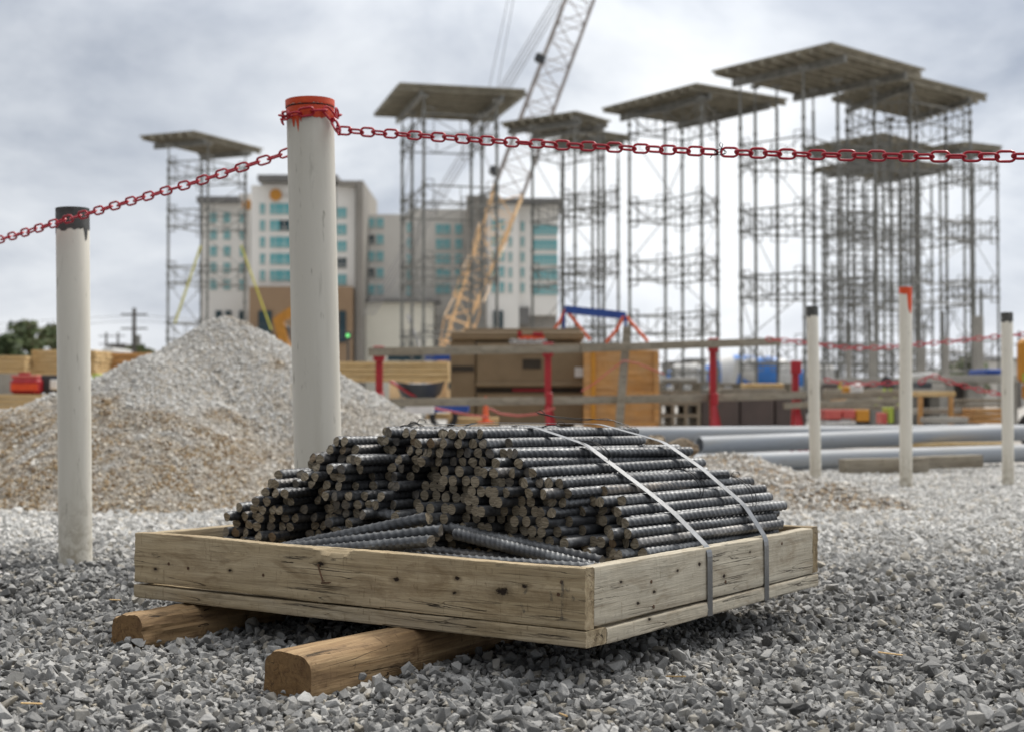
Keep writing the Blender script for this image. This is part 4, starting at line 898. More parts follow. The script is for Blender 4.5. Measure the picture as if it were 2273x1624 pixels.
# mixer trucks
def mixer(x, y, d, s, label, flip=1):
    c = P(x, y, d); g0 = Vector((c.x, c.y, 0)); r_ = empty('mixer_truck', g0, 0, label, 'mixer truck', 'concrete mixer trucks'); z = c.z
    n = 28; prof = [(-2.4, .5), (-2.2, 1.0), (-1.2, 1.32), (-.2, 1.4), (.4, 1.36), (1.5, 1.0), (2.3, .65), (2.5, .55)]; m = MB(); vs = []; fs = []
    for (x_, r__) in prof:
        for j in range(n): a = 2 * math.pi * j / n; vs.append((flip * x_ * s, r__ * s * math.cos(a), z + (x_ * .2 + r__ * math.sin(a)) * s))
    for i in range(len(prof) - 1):
        for j in range(n): fs.append((i * n + j, i * n + (j + 1) % n, (i + 1) * n + (j + 1) % n, (i + 1) * n + j))
    m.add(vs, fs + [tuple(range(n)), tuple(range((len(prof) - 1) * n, len(prof) * n))]); m.m = [1 if (i // n) in (3, 4) or ((i // n) == 1 and (i % n) < 16) else 0 for i in range(len(m.f))]; m.build('drum', [M_WHITE, M_MIXB], r_, smooth=True)
    MB().box((flip * -3.6 * s, 0, z - .4 * s), (1.9 * s, 2.4 * s, 2.3 * s), bev=.2).build('cab', M_WHITE, r_); MB().box((flip * -4.56 * s, 0, z + .1 * s), (.03, 2.0 * s, .8 * s)).build('windscreen', M_GLASSD, r_); MB().box((0, 0, z - 1.75 * s), (8 * s, 1.1 * s, .3 * s)).build('chassis', M_TUB, r_)
    MB().beam((flip * 2.6 * s, 0, z + 1.2 * s), (flip * 3.1 * s, 0, z - .6 * s), .5 * s, .2 * s).build('chute', M_WHITE, r_)
    for wx in (-3.2, 1.2, 2.6):
        for wy in (-1.1, 1.1): MB().tube([(flip * wx * s, wy * s - .15, .52 * s), (flip * wx * s, wy * s + .15, .52 * s)], .52 * s, 18).build('wheel', M_TYRE, r_, smooth=True)
mixer(1632, 830, 82, .80, 'white mixer truck with blue drum stripe, right of the third red stand'); mixer(1716, 832, 78, .72, 'white mixer truck with blue drum stripe left of the slim white post', -1); mixer(1520, 838, 92, .6, 'small white mixer truck seen left of the third red stand')
# right-hand clutter
def cframe(x0, x1, ys_, yb, d, dep, cols, label):
    r_ = empty('concrete_shed', P((x0 + x1) / 2, yb, d), 0, label, 'concrete structure'); r_.location.z = 0
    pbox('slab', M_CONC, x0, x1, ys_, ys_ + 16, d, dep, parent=r_, bev=.02)
    zt = P(x0, ys_ + 16, d).z
    for c in cols:
        for q in (.35, dep - .4): MB().box((P(c, 0, d).x - r_.location.x, q, zt / 2), (.28, .28, zt - .006)).build('column', M_CONC, r_)
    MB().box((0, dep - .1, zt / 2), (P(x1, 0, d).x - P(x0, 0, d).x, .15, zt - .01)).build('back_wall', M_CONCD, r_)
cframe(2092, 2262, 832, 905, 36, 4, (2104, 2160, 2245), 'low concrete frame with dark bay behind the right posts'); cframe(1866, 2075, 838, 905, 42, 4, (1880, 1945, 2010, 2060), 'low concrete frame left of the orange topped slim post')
for i, (x_, y_, w_, d, lab) in enumerate(((1938, 758, 15, 44, 'grey concrete column with rebar cage left of the orange topped slim post'), (2046, 772, 17, 47, 'grey concrete column right behind the orange topped slim post'), (2172, 702, 20, 46, 'tallest grey concrete column near the right edge'), (2100, 748, 13, 50, 'grey concrete column left of the tallest one'), (1884, 770, 12, 52, 'thin grey concrete column right of the first slim post'))):
    r_ = empty('concrete_column', P(x_, 890, d), 0, lab, 'column', 'unfinished concrete columns'); r_.location.z = 0; z = P(x_, y_, d).z; ww = w_ / F * d
    MB().box((0, 0, z / 2), (ww, ww, z), bev=.02).build('shaft', M_CONC, r_); m = MB()
    for a in (-1, 1):
        for b_ in (-1, 0, 1): m.beam((a * ww * .38, b_ * ww * .38, z - .1), (a * ww * .38, b_ * ww * .38, z + .9), .03, .03)
    m.build('starter_bars', M_STEELG, r_)
pbox('water_jug', M_WHITE, 1893, 1917, 850, 884, 22, .22, 'white water jug standing on the plank beside the slim post', 'jug', bev=.05); pbox('yellow_jug', M_CAT, 1874, 1888, 856, 880, 22.2, .2, 'yellow container left of the white water jug', 'container', bev=.04)
rail(1825, 880, 2000, 873, 21.7, 22.3, .10, 'brown plank carrying the white water jug', M_GREYW, 'plank'); rail(1815, 905, 2005, 903, 21.2, 21.8, .07, 'lower brown plank above the red crates', M_GREYW, 'plank')
for (x0, x1, y0, y1, mt, lab) in ((1831, 1868, 908, 930, M_CHAINF, 'faded red crate under the planks, left one'), (1872, 1898, 908, 928, M_CHAINF, 'red crate under the planks, right one'), (1902, 1930, 908, 934, M_CAT, 'orange crate beside the red ones'), (1832, 1900, 934, 940, M_WHITE, 'white flat board under the red crates'), (1972, 1984, 903, 938, M_LIME, 'lime green upright board by the orange topped slim post'), (1958, 1970, 915, 940, M_CHAINF, 'small red post left of the lime board')): pbox('site_box', mt, x0, x1, y0, y1, 20.5, .35, lab, 'site box')
def sawstand():
    d = 24; r_ = empty('saw_stand', P(1970, 905, d), 0, 'black saw on splayed lime green legs behind the plank', 'saw stand')
    for s in (-1, 1):
        for q in (0, .4): rel(MB().beam(P(1970 + s * 5, 862, d + q), P(1970 + s * 28, 902, d + q), .06, .04), 'leg', M_LIME, r_)
    rel(MB().box(P(1968, 856, d + .2), (.22, .4, .07), bev=.02), 'table', M_TUB, r_); rel(MB().tube([P(1968, 848, d + .05), P(1968, 848, d + .4)], .10, 16), 'motor', M_TUB, r_, smooth=True)
sawstand()
def table():
    d = 20.2; r_ = empty('work_table', P(2077, 935, d), 0, 'pale wooden work table right of the orange topped slim post', 'work table'); pbox('tabletop', M_LUMBER, 2036, 2122, 868, 879, d, .7, parent=r_)
    for (x_, q) in ((2044, 0), (2112, 0), (2044, .6), (2112, .6)): pbox('leg', M_PLY, x_ - 4, x_ + 5, 879.5, 942, d + q, .07, parent=r_, bev=.004)
table(); lumber_stack(2160, 2240, 905, 940, 20.4, 3, 'brown lumber stack near the right edge post', M_PLY); pbox('concrete_block', M_CONC, 2040, 2160, 905, 918, 21, .4, 'long grey block behind the work table legs', 'block'); pbox('concrete_block', M_CONC, 2060, 2150, 925, 938, 19.8, .4, 'lower grey block at the work table feet', 'block')
def loader():
    d = 21; p = P(2258, 930, d); r_ = empty('loader', (p.x, p.y, 0), -.40, 'orange machine with black tyre cut off by the right edge', 'machine'); z0 = P(0, 888, d).z; zb = P(0, 850, d).z; z1 = P(0, 752, d).z
    MB().box((.75, .8, (zb + z1) / 2), (1.5, 1.6, z1 - zb), bev=.06).build('body', M_CAT, r_); MB().box((.78, .8, (z0 + zb) / 2), (1.44, 1.4, zb - z0 - .01), bev=.04).build('side_panel', M_CAT, r_)
    MB().box((.14, -.006, P(0, 838, d).z), (.12, .01, .13)).build('green_label', M_LIME, r_); MB().box((1.1, .8, z1 + .25), (.7, 1.1, .5), bev=.05).build('cab', M_TUB, r_)
    for wx in (.28, 1.15):
        c = Vector((wx, -.06, .27)); MB().tube([c + Vector((.2 * math.cos(a), 0, .2 * math.sin(a))) for a in [2 * math.pi * k / 24 for k in range(24)]], .09, 10, closed=True).build('tyre', M_TYRE, r_, smooth=True); MB().tube([c - Vector((0, .06, 0)), c + Vector((0, .06, 0))], .13, 16).build('rim', M_CAT, r_, smooth=True)
loader()
FAR = link_mesh(M_CHAIN)
for rows, lab in ((((1700, 752), (1760, 757), (1880, 772), (1950, 772), (2000, 768), (2120, 757), (2230, 745), (2320, 740)), 'far red chain strung level across the scaffold legs'), (((2040, 850), (2060, 836), (2075, 834), (2110, 848), (2180, 866), (2240, 878)), 'far red chain sagging in front of the concrete frame'), (((1830, 842), (1870, 850), (1920, 852), (1960, 850), (1998, 848)), 'far red chain behind the saw stand')):
    chain('red_chain', [P(x_, y_, 16) for x_, y_ in rows], lab, FAR, pitch=.085, scale=1.6, group='far red chains')
for (x0, y0, x1, y1, d, lab) in ((535, 545, 602, 732, 60, 'long yellow strap slanting right from the leftmost scaffold'), (446, 545, 388, 718, 60, 'thin yellow strap slanting left from the leftmost scaffold'), (1864, 845, 1866, 888, 40, 'yellow tape round a scaffold leg left of the white jug'), (2098, 840, 2098, 880, 40, 'yellow tape strip above the work table')): tag(MB().beam(P(x0, y0, d), P(x1, y1, d), .16 if d > 50 and x0 > 500 else .08, .05).build('yellow_strap', M_YEL), lab, 'strap', 'yellow straps')

# ------------------------------------------------------------------ shoring towers
def tower(corners, legs, levels, label, zt=14., pts_extra=0, leg_r=.062, brace=True, open_right=False):
    Nn, Ll, Rr = [PZ(x_, y_, zt) for x_, y_ in corners[:3]]; Ff = Ll + Rr - Nn; c = (Nn + Ff) / 2
    r_ = empty('shoring_tower', (c.x, c.y, 0), 0, label, 'shoring tower', 'shoring towers with plank decks'); o_ = Vector((c.x, c.y, 0))
    q = [p - o_ for p in (Nn, Ll, Ff, Rr)]; e1 = (q[1] - q[0]); e2 = (q[3] - q[0]); up = Vector((0, 0, 1))
    m = MB(); th = .07; vs = [p + up * 0 for p in q] + [p - up * th for p in q]; m.add(vs, [(3, 2, 1, 0)[::-1], (4, 5, 6, 7)[::-1], (0, 1, 5, 4), (1, 2, 6, 5), (2, 3, 7, 6), (3, 0, 4, 7)]); m.build('deck', M_DECKW, r_)
    m = MB(); n = max(6, int(e1.length / .55)); 
    for i in range(n): t_ = (i + .5) / n; a = q[0] + e1 * t_ - up * (th + .10) - e2 * .02; b_ = a + e2 * 1.04; m.beam(a, b_, .08, .19)
    m.build('joists', M_DECKW, r_)
    for t_ in (.18, .82): a = q[0] + e2 * t_ - up * (th + .34); MB().beam(a + e1 * .03, a + e1 * .97, .13, .27).build('stringer', M_STEELG, r_)
    zl = zt - th - .47; LP = []
    for (x_, y_) in legs:
        p = PZ(x_, y_, zl) - o_; LP.append(Vector((p.x, p.y, 0)))
        m = MB(); m.tube([(p.x, p.y, 0), (p.x, p.y, zl - .9)], leg_r, 8); m.tube([(p.x, p.y, zl - .9), (p.x, p.y, zl)], leg_r * .6, 8); m.box((p.x, p.y, zl - .03), (.35, .35, .07)); m.box((p.x, p.y, .03), (.4, .4, .06))
        for z in levels:
            for dz in (-.4, 0, .45): m.tube([(p.x, p.y, z + dz - .09), (p.x, p.y, z + dz + .09)], leg_r * 1.5, 8)
        for z in np.arange(2, zl, 1.9): m.tube([(p.x, p.y, z - .06), (p.x, p.y, z + .06)], leg_r * 1.35, 8)
        m.build('leg', M_STEELG, r_, smooth=True)
    cc = sum(LP, Vector()) / len(LP); order = sorted(LP, key=lambda p: math.atan2(p.y - cc.y, p.x - cc.x))
    for z in levels:
        m = MB()
        for a, b_ in zip(order, order[1:] + order[:1]):
            L = (b_ - a).length
            if L < .5 or L > 8: continue
            z0, z1 = z - .38, z + .42; m.tube([a + up * z0, b_ + up * z0], .034, 6); m.tube([a + up * z1, b_ + up * z1], .034, 6)
            k = max(2, int(L / 1.1))
            for i in range(k):
                p, r2 = a.lerp(b_, i / k), a.lerp(b_, (i + 1) / k); s_ = (z0, z1) if i % 2 else (z1, z0); m.tube([p + up * s_[0], r2 + up * s_[1]], .019, 5)
                if i and i % 2: m.tube([p + up * z0, p + up * z1], .02, 5)
            for e_, f_ in ((a, b_), (b_, a)):
                q_ = e_.lerp(f_, min(.3, .42 / L)); m.tube([q_ + up * (z0 - .25), q_ + up * (z1 + .25)], .02, 5); m.tube([e_ + up * (z0 - .25), q_ + up * (z0 - .25)], .018, 5); m.tube([e_ + up * (z1 + .25), q_ + up * (z1 + .25)], .018, 5)
        m.build('ledger_frame', M_STEELG, r_)
    m = MB()
    for k_, (z0, z1) in enumerate(zip(levels, levels[1:])):
        for i_ in range(len(order)):
            a, b_ = order[i_], order[(i_ + 1) % len(order)]
            if (i_ + k_) % 3 == 0 and .5 < (b_ - a).length < 5: m.tube([a + up * (z0 + .42), b_ + up * (z1 - .38)], .018, 5)
    if m.v: m.build('diagonal_braces', M_STEELG, r_)
    return r_
tower([(431, 290), (309, 301), (585, 330)], [(375, 322), (462, 318), (545, 337), (448, 343)], (4.2, 7.0, 9.8, 12.2), 'lone shoring tower farthest left, over the gravel heap', 14)
tower([(887, 183), (833, 249), (1167, 198)], [(893, 262), (915, 250), (941, 212), (1046, 268), (1070, 250), (1103, 222)], (3.2, 6.3, 9.3, 12.3), 'shoring tower with wide flat deck left of the crane boom')
tower([(1279, 246), (1109, 272), (1357, 268)], [(1182, 280), (1276, 262), (1339, 280), (1250, 300), (1328, 284)], (3.4, 6.4, 9.4, 12.4), 'shoring tower right of the crane boom, under the chain')
tower([(1318, 288), (1215, 312), (1402, 301)], [(1315, 318), (1247, 324), (1372, 312), (1340, 330)], (4.0, 7.4, 10.6), 'small shoring tower deck low behind the one right of the crane')
tower([(1546, 184), (1335, 240), (1750, 219)], [(1397, 255), (1476, 246), (1557, 218), (1592, 254), (1514, 272)], (1.6, 4.1, 6.5, 9.1, 13.0), 'shoring tower in the middle of the picture, left of the highest deck')
tower([(1846, 93), (1579, 157), (2054, 153)], [(1643, 175), (1724, 192), (1783, 148), (1859, 176), (1940, 180), (1805, 198), (1676, 192)], (2.6, 5.2, 7.8, 10.4), 'shoring tower with the highest and largest deck')
tower([(1990, 158), (1845, 216), (2193, 209)], [(1880, 225), (1940, 206), (2020, 202), (2153, 228), (2099, 243), (2034, 262), (1976, 262)], (2.4, 5.2, 7.9, 10.6, 12.6), 'shoring tower with the deck reaching farthest right, behind the highest one')
tower([(1962, 294), (1779, 327), (2085, 328)], [(1826, 335), (1868, 322), (1960, 318), (1895, 345), (2000, 345), (2040, 333)], (3.0, 6.0, 8.6, 11.2), 'shoring tower behind the red chain, below the highest deck')
tower([(2144, 314), (2070, 324), (2226, 324)], [(2086, 335), (2139, 330), (2213, 336), (2160, 342)], (3.4, 6.4, 9.4, 12.2), 'shoring tower standing farthest right in the picture')
tower([(1960, 345), (1803, 373), (2122, 368)], [(1833, 385), (1880, 378), (1917, 372), (1946, 366), (2010, 372), (2067, 380), (1995, 398), (1925, 398), (2030, 390)], (2.4, 5.2, 7.8, 10.4), 'shoring tower with the lowest deck just under the red chain')

# ------------------------------------------------------------------ crane
def crane():
    d = 120; r_ = empty('crawler_crane', P(960, 900, d), 0, 'yellow and grey lattice boom crane behind the tool chest', 'crane'); r_.location.z = 0
    a0 = P(985, 812, d); a1 = P(1335, -130, d + 4); ax = (a1 - a0).normalized(); L = (a1 - a0).length; sd = ax.cross(Vector((0, 1, 0))).normalized(); bk = Vector((0, 1, 0)); w0, w1 = 1.35, 1.15
    def corner(t_, i): w_ = (w0 + (w1 - w0) * t_) * min(1, .35 + t_ * 9); return a0 + ax * L * t_ + sd * w_ * (1 if i in (0, 3) else -1) + bk * (w_ * (1 if i > 1 else -1) + 0)
    def seg(t0, t1, mat_, name):
        m = MB(); n = int((t1 - t0) * L / 1.9)
        for i in range(4): m.tube([corner(t0, i), corner(t1, i)], .10, 6)
        for k in range(n):
            p, q = t0 + (t1 - t0) * k / n, t0 + (t1 - t0) * (k + 1) / n
            for i in range(4):
                j = (i + 1) % 4; m.tube([corner(p, i), corner(q, j)] if k % 2 else [corner(p, j), corner(q, i)], .05, 5); m.tube([corner(p, i), corner(p, j)], .04, 4)
        rel(m, name, mat_, r_)
    seg(0, .40, M_CRANE, 'lower_boom'); seg(.4005, 1, M_CRANEG, 'upper_boom')
    for (x_, y_) in ((1199, 130), (1098, 380)): rel(MB().box(P(x_, y_, d - 1.5), (.9, .8, .8), ry=.4, bev=.15), 'sheave_block', M_TUB, r_)
    g_ = r_.location; MB().box((0, 0, 1.9), (7, 4, 2.2), bev=.2).build('machinery_house', M_CRANE, r_); MB().box((2.2, -2.2, 2.2), (1.8, 1.6, 2.4), bev=.15).build('cab', M_CRANE, r_); MB().box((2.2, -3.02, 2.5), (1.5, .03, 1.3)).build('cab_window', M_GLASSD, r_)
    for s in (-2.3, 2.3): MB().box((0, s, .5), (8, 1., 1.0), bev=.35).build('track', M_TYRE, r_)
    mast = P(905, 700, d + 3); m = MB()
    for q in (-.35, .35): m.tube([P(960, 845, d) + Vector((0, q, 0)), mast + Vector((0, q, 0))], .09, 6)
    rel(m, 'mast', M_CABLE, r_); m = MB()
    for q in (-.5, -.18, .18, .5): m.tube([P(817, 700, d + 6) + Vector((q, 0, 0)), P(1215, 40, d + 6) + Vector((q, 0, 0)), P(1320, -130, d + 6) + Vector((q, 0, 0))], .045, 5)
    rel(m, 'pendant_cables', M_CABLE, r_)
    for (x0, x1) in ((1078, 1140), (1098, 1150)): rel(MB().tube([P(x0, 230, d + 5), P(x1, -60, d + 5)], .035, 5), 'hoist_cable', M_CABLE, r_)
crane()
# ------------------------------------------------------------------ hotel far behind
hb = 250.; hr = empty('hotel_building', P(620, 895, hb), 0, 'large pale hotel with teal windows behind the gravel heap and crane', 'building'); hr.location.z = 0
def hbox(name, mat_, x0, x1, y0, y1, dd0=0, dep=18, bev=0, rz=0):
    a = P(x0, y1, hb + dd0); b_ = P(x1, y0, hb + dd0)
    if y1 >= 890: a.z = 0
    c = (a + b_) / 2; c.y += dep / 2; o = MB().box((0, 0, 0), (b_.x - a.x, dep, b_.z - a.z), bev=bev).build(name, mat_, hr, c - hr.location, (0, 0, rz)); return o
hbox('wall', M_WALL, 443, 556, 450, 895, 8, 20); hbox('roof', M_ROOF, 436, 530, 436, 449.5, 6, 24); hbox('roof', M_WALL, 530, 556, 430, 449, 8.5, 18)
hbox('wall', M_WALL, 556.5, 745, 412, 636, 0, 24); hbox('roof', M_ROOF, 571, 748, 388, 402, -2, 28); hbox('wall', M_WALL, 580, 740, 402.3, 411.7, .5, 22)
hbox('wall', M_WALL, 745.5, 789, 412, 895, -1, 24); hbox('frame', M_WALLD, 789.3, 806, 401, 895, -2.5, 26); hbox('frame', M_WALLD, 748.4, 789, 401, 411.6, -2.5, 26)
hbox('podium', M_BROWN, 552, 782, 636.3, 895, -4, 30)
hbox('wall', M_WALLG, 806.3, 906, 476, 895, 8, 18); hbox('wall', M_WALLG, 906.3, 1034, 464, 895, 10, 18); hbox('wall', M_WALLD, 1034.3, 1080, 434, 895, 0, 24); hbox('wall', M_WALL, 1080.3, 1152, 452, 895, .5, 24); hbox('wall', M_WALL, 1152.3, 1238, 456, 700, 2, 22); hbox('roof', M_ROOF, 1080.3, 1247, 440, 451.5, -1, 28)
hbox('awning', M_ROOF, 806.5, 975, 663, 671, 2, 5.8); hbox('annex', M_CREAM, 807, 962, 671.5, 895, 3, 4.8); hbox('plinth', M_WALLD, 1140, 1236, 700.5, 895, 3, 20); hbox('portal', M_ROOF, 1142, 1175, 682, 720, 1.2, .8)
for (x0, x1) in ((478, 492), (500, 513), (530, 545)): hbox('shop_window', M_GLASSD, x0, x1, 690, 740, 7.7, .25)
for (x0, x1) in ((573, 603), (690, 720), (752, 768)): hbox('shop_window', M_GLASSD, x0, x1, 690, 760, -4.3, .25)
for (x0, x1) in ((1095, 1103), (1108, 1117)): hbox('shop_window', M_GLASSD, x0, x1, 690, 760, .1, .35)
lg = MB().tube([(0, -.2, 0), (0, .2, 0)], 1.05, 24); o = lg.build('sun_emblem', M_SUNO, hr, P(612, 433, hb - .3) - hr.location, smooth=True); lg = MB().tube([(0, -.2, 0), (0, .2, 0)], .9, 24).build('sun_emblem', M_SUNO, hr, P(549, 455, hb + 7.7) - hr.location); m = MB()
for k in range(4): m.box((k * .75, 0, 0), (.5, .12, .8))
m.build('sign_letters', M_WALLG, hr, P(630, 436, hb - .1) - hr.location)
WIN = {}
def win(x, y, w_, h, dd0, mat_=M_GLASS):
    key = (w_, h, mat_.name)
    if key not in WIN:
        s = hb / F; mw = MB().box((0, 0, 0), (w_ * s, .3, h * s)); mw.box((0, .06, 0), (w_ * s + .24, .3, h * s + .24), mi=1)
        for k_ in range(1, max(2, int(w_ / 8))): mw.box((-w_ * s / 2 + k_ * w_ * s / max(2, int(w_ / 8)), -.03, 0), (.10, .3, h * s), mi=1)
        mw.box((0, -.025, -h * s * .22), (w_ * s, .3, .08), mi=1); WIN[key] = mw.mesh('window', [mat_, M_WALLG])
    o = bpy.data.objects.new('window', WIN[key]); link(o, hr); o.location = P(x, y, hb + dd0) - hr.location
RW = (464, 501, 538, 575, 612)
for i, y in enumerate(RW):
    win(583, y, 10, 22, -.1); win(610.5, y, 20.5, 23, -.1); win(631.5, y, 20.5, 23, -.1, M_GLASSD if i == 1 else M_GLASS); win(655, y, 25, 23, -.1)
    win(759, y + 9, 19, 22, -1.1, M_GLASSD if i == 3 else M_GLASS)
    for x_ in (474, 504, 540): win(x_, y + 20, 14, 22, 7.9)
    for x_ in (824, 844): win(x_, y + 31, 15, 21, 7.9, M_GLASSD if (x_ == 824 and i in (1, 3)) else M_GLASS)
    for x_ in (975, 992, 1018): win(x_, 509 + i * 33, 15, 22, 9.9)
    for x_ in (1097, 1114): win(x_, 500 + i * 34.5, 10, 22, .4)
    win(1133, 503 + i * 34, 6, 20, .4); win(1160, 503 + i * 34, 7, 20, 1.9); win(1211, 511 + i * 33, 52, 22, 1.9); win(908, 505 + i * 35, 10, 22, 7.9)
# distant buildings, poles, trees
for (x0, x1, y0, d, mt, lab) in ((1485, 1530, 806, 320, M_CONC, 'distant low grey building left of the mixer trucks'), (1528, 1568, 800, 330, M_WALLG, 'distant grey building with taller roof left of the mixer trucks'), (1350, 1480, 830, 340, M_WALLG, 'distant long low building beyond the plywood crate'), (1760, 1860, 826, 300, M_CONC, 'distant low grey building behind the first slim post'), (240, 275, 768, 330, M_CONCD, 'distant dark building between pole and white post'), (1570, 1760, 852, 310, M_CONC, 'distant long shed behind the mixer trucks'), (2150, 2400, 800, 300, M_WALLG, 'distant pale building behind the right edge')):
    r_ = empty('distant_building', P((x0 + x1) / 2, 895, d), 0, lab, 'building', 'distant low buildings'); r_.location.z = 0; w_ = (x1 - x0) / F * d; z = P(x0, y0, d).z
    MB().box((0, 8, z / 2), (w_, 16, z)).build('wall', mt, r_); MB().box((0, 8, z + .25), (w_ + .8, 16.8, .49)).build('roof', M_ROOF, r_); m = MB()
    for k in range(max(2, int(w_ / 3))): m.box((-w_ / 2 + (k + .5) * w_ / max(2, int(w_ / 3)), -.05, z * .6), (1.2, .12, 1.2))
    m.build('window_row', M_GLASSD, r_)
def upole(x, yt, d, label, arms=2):
    p = P(x, yt, d); r_ = empty('utility_pole', (p.x, p.y, 0), 0, label, 'utility pole', 'utility poles'); MB().tube([(0, 0, 0), (0, 0, p.z)], [.28, .17], 10).build('pole', M_POLE, r_, smooth=True)
    for k in range(arms): MB().box((0, 0, p.z - .6 - k * 1.3), (2.4, .14, .14)).build('crossarm', M_POLE, r_)
    MB().tube([(.35, 0, p.z - 3.4), (.35, 0, p.z - 2.5)], .26, 10).build('transformer', M_STEELG, r_, smooth=True)
upole(298, 684, 130, 'dark utility pole with crossarms left of the heap top'); upole(236, 738, 230, 'faint distant utility pole, left of the pair'); upole(262, 738, 235, 'faint distant utility pole, right of the pair'); upole(2262, 735, 200, 'distant lattice pole at the far right edge')
for (y_) in (700, 712): tag(MB().tube([P(-200, y_ + 34, 140), P(100, y_ + 12, 135), P(298, y_, 130), P(520, y_ + 14, 128), P(800, y_ + 40, 125)], .02, 5).build('overhead_wire', M_POLE), 'thin overhead wire from the dark utility pole, %s one' % ('upper' if y_ == 700 else 'lower'), 'wire')
def tree(x, yt, d, wpx, mi, label, n=1500, seed=0):
    p = P(x, yt, d); rs = random.Random(seed); H = p.z; W_ = wpx / F * d; r_ = empty('tree', (p.x, p.y, 0), 0, label, 'tree', 'trees on the skyline')
    m = MB(); m.tube([(0, 0, 0), (.1, 0, H * .35), (0, .1, H * .7)], [.3, .2, .08], 8)
    for k in range(7): a = rs.uniform(0, 6.28); m.tube([(0, 0, H * rs.uniform(.25, .5)), (W_ * .3 * math.cos(a), W_ * .3 * math.sin(a), H * rs.uniform(.55, .85))], [.1, .03], 6)
    m.build('trunk', M_BARK, r_); m = MB(); cl = []
    for k in range(34): a = rs.uniform(0, 6.28); q = rs.uniform(0, 1) ** .6; zz_ = rs.uniform(.25, 1); ww = (1 - (abs(zz_ - .55) / .6) ** 2); cl.append((q * W_ / 2 * ww * math.cos(a), q * W_ / 2 * ww * math.sin(a), H * (zz_ * .88 + .04), rs.uniform(.10, .2) * W_))
    for k in range(n):
        c = rs.choice(cl); v = Vector((rs.gauss(0, 1), rs.gauss(0, 1), rs.gauss(0, .8))).normalized() * c[3] * rs.uniform(.5, 1.1); p_ = Vector(c[:3]) + v; s = rs.uniform(.14, .34) * max(.6, d / 140)
        a = Vector((rs.gauss(0, 1), rs.gauss(0, 1), rs.gauss(0, 1))).normalized() * s; b_ = a.orthogonal().normalized() * s * .7; m.add([p_ - a - b_, p_ + a - b_, p_ + a + b_, p_ - a + b_], [(0, 1, 2, 3)], rs.choice((mi, mi, (mi + 1) % 3)))
    m.build('crown', M_LEAF, r_)
for k, (x, yt, d, w_, mi, lab) in enumerate(((-70, 712, 150, 150, 0, 'dark green tree partly cut off by the left edge'), (22, 712, 150, 110, 0, 'dark green tree nearest the left edge, full crown'), (62, 704, 155, 90, 1, 'taller pale green tree left of the black topped post'), (105, 716, 158, 80, 1, 'green tree partly behind the left side of the post'), (150, 735, 165, 80, 2, 'olive brown tree behind the black topped post'), (292, 764, 210, 80, 1, 'small round tree at the foot of the utility pole'), (335, 772, 215, 70, 2, 'small olive tree right of the utility pole'), (1655, 800, 200, 55, 2, 'small olive tree above the mixer drum'), (1740, 815, 230, 90, 1, 'low distant tree between mixer trucks and slim post'), (1595, 815, 230, 60, 2, 'low distant tree left of the first mixer drum'), (1405, 822, 240, 110, 1, 'low distant tree behind the plywood crate'), (2140, 795, 180, 120, 1, 'low tree far behind the right concrete frame'))):
    tree(x, yt, d, w_, mi, lab, 1300 if w_ > 75 else 700, k)
# orange excavator arm left of the big post, and the signal light
r_ = empty('excavator', P(640, 800, 70), 0, 'orange excavator arm showing just left of the tall white post', 'excavator'); r_.location.z = 0
rel(MB().beam(P(640, 800, 70), P(618, 705, 70), .5, .55), 'boom_arm', M_SUNO, r_); rel(MB().beam(P(616, 712, 70), P(650, 690, 70.1), .4, .45), 'stick', M_SUNO, r_); rel(MB().box(P(628, 745, 70.2), (.7, .5, 1.0), bev=.1), 'bucket', M_TUB, r_); MB().box((0, 1.2, 1.5), (3, 2.4, 1.9), bev=.2).build('body', M_SUNO, r_); MB().box((0, 1.2, .4), (3.6, 3, .8), bev=.3).build('track', M_TYRE, r_)
sp_ = P(772, 745, 55); r_ = empty('signal_lamp', (sp_.x, sp_.y, 0), 0, 'small green signal lamp on a thin pole right of the tall white post', 'signal lamp')
MB().tube([(0, 0.1, 0), (0, 0.1, sp_.z)], .05, 8).build('pole', M_POLE, r_); MB().box((0, .12, sp_.z), (.24, .14, .3), bev=.03).build('housing', M_TUB, r_)
mm_, tt_, bb_ = base('green_light'); bb_.inputs['Base Color'].default_value = (.05, .5, .1, 1); bb_.inputs['Emission Color'].default_value = (.20, .75, .22, 1); bb_.inputs['Emission Strength'].default_value = 1.3
MB().lathe([(.001, -.07), (.06, -.035), (.075, 0), (.06, .035), (.001, .07)], 14, (0, 0, 0)).build('lens', mm_, r_, (0, 0, sp_.z), smooth=True)
pbox('blue_fence', M_BLUE, 940, 1000, 788, 800, 60, .1, 'strip of blue fence mesh right of the left rail stand', 'fence'); pbox('blue_fence', M_GLASSD, 860, 938, 788, 801, 62, .1, 'strip of dull blue fence behind the left rail stand', 'fence')

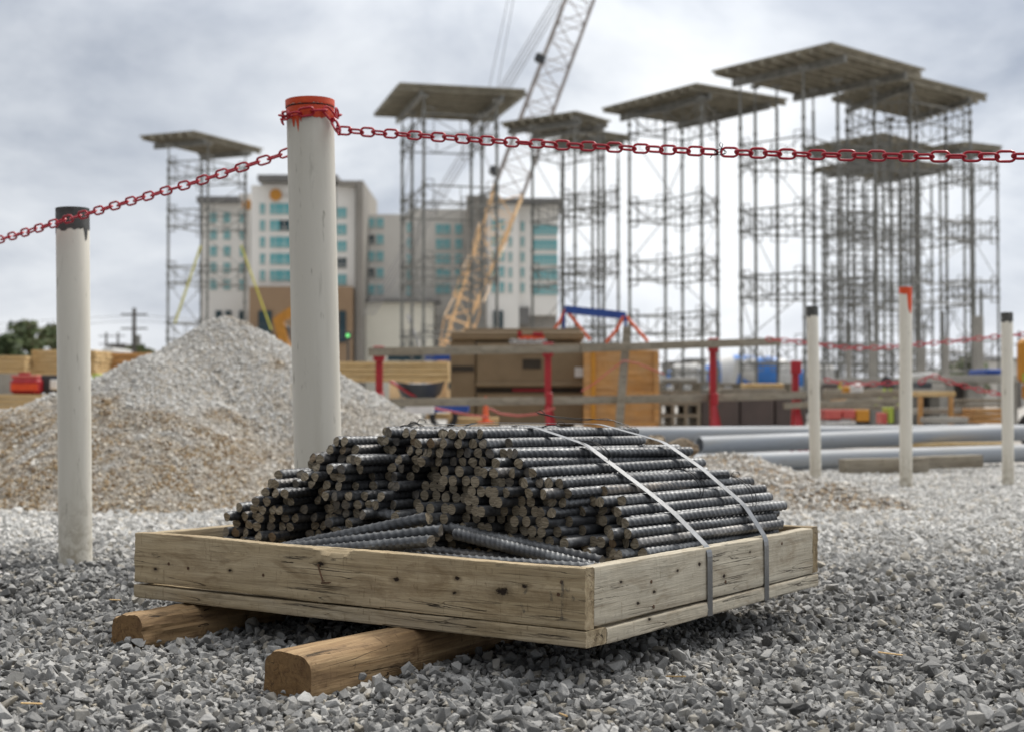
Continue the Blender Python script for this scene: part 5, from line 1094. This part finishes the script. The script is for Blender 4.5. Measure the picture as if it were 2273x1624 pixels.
# more of the site's odds and ends behind the slim posts
def odd(name, mat_, x0, x1, y0, y1, d, dep, label, cat, bev=.02): return pbox(name, mat_, x0, x1, y0, y1, d, dep, label, cat, bev=bev)
odd('formwork_beam', M_GREYW, 1832, 1995, 862, 873, 30, .3, 'brown formwork beam left of the orange topped slim post, behind the saw', 'beam')
odd('formwork_beam', M_CONC, 2030, 2098, 852, 868, 31, .4, 'grey formwork beam right of the orange topped slim post', 'beam')
odd('formwork_beam', M_GREYW, 2120, 2235, 884, 892, 24, .2, 'thin grey beam right of the work table', 'beam')
odd('formwork_beam', M_GREYW, 2128, 2235, 896, 902, 23, .2, 'thin grey beam above the brown lumber stack at right', 'beam')
odd('gang_box', M_TUB, 2040, 2070, 846, 862, 29, .5, 'dark gang box with pale lid right of the orange topped slim post', 'box')
odd('form_panel', M_PHEN, 1828, 1862, 850, 878, 33, .2, 'dark form panel standing right of the first slim post', 'form panel')
odd('plywood_sheet', M_PLY, 1845, 1880, 884, 900, 23, .1, 'orange plywood sheet under the jug plank', 'sheet')
odd('steel_drum', M_CONCD, 1925, 1945, 884, 905, 25, .5, 'grey steel bin under the planks left of the saw stand', 'bin', bev=.1)
odd('blue_tarp', M_BLUE, 2190, 2225, 818, 831, 37, 1.5, 'blue tarp on top of the concrete frame at right', 'tarp', bev=.15)
odd('pale_tarp', M_WHITE, 2052, 2085, 826, 838, 41, 1.5, 'pale crumpled tarp on the concrete frame', 'tarp', bev=.2)
odd('timber_bundle', M_GREYW, 1600, 1745, 862, 873, 21.6, .5, 'bundle of brown boards lying on the dark form panels', 'bundle')
odd('timber_bundle', M_LUMBER, 1655, 1740, 850, 861, 22, .5, 'short pale board bundle on the form panels below the mixer truck', 'bundle')
odd('grey_block', M_CONC, 1470, 1550, 838, 848, 24, .6, 'pale concrete block on the pallets left of the third red stand', 'block')
for i, (x_, y_, dz) in enumerate(((70, 1560, .6), (255, 1330, 1.2), (1500, 1500, 2.2), (1980, 1450, .2), (1250, 1585, 1.7))):
    p = PZ(x_, y_, .035); o = MB().box((0, 0, 0), (.045 + .01 * i, .005, .003), bev=.001).build('wood_splinter', M_LUMBER, None, p, (.2, .15, dz)); tag(o, 'thin pale wood splinter on the gravel, %s' % ['far left bottom', 'left of the tray below the white post', 'in front of the tray corner shadow', 'right of the tray', 'nearest the bottom edge'][i], 'splinter', 'wood splinters on the gravel')

M_CLOD = simple('dark_clod', (.14, .13, .12), (.07, .065, .06), .9, scale=9)
for (x_, y_, d_, sz, lab) in ((436, 793, 10.9, .045, 'smaller dark clod near the top of the gravel heap'), (458, 788, 10.95, .055, 'larger dark clod near the top of the gravel heap')):
    o = clod(x_, y_, d_, sz); o.data.materials[0] = M_CLOD; tag(o, lab, 'clod')

for (px, py) in ((1445, 1290), (1610, 1290), (1450, 1345), (1735, 1205)):      # nail heads along the right board
    v_, z_ = right_vz(px, py); MB().lathe([(.0001, 0), (.0045, .0002), (.0045, .0014), (.0001, .0016)], 12).build('nail_head', M_RUST, tray, (WU + .0005, v_, z_), (0, R(90), 0))
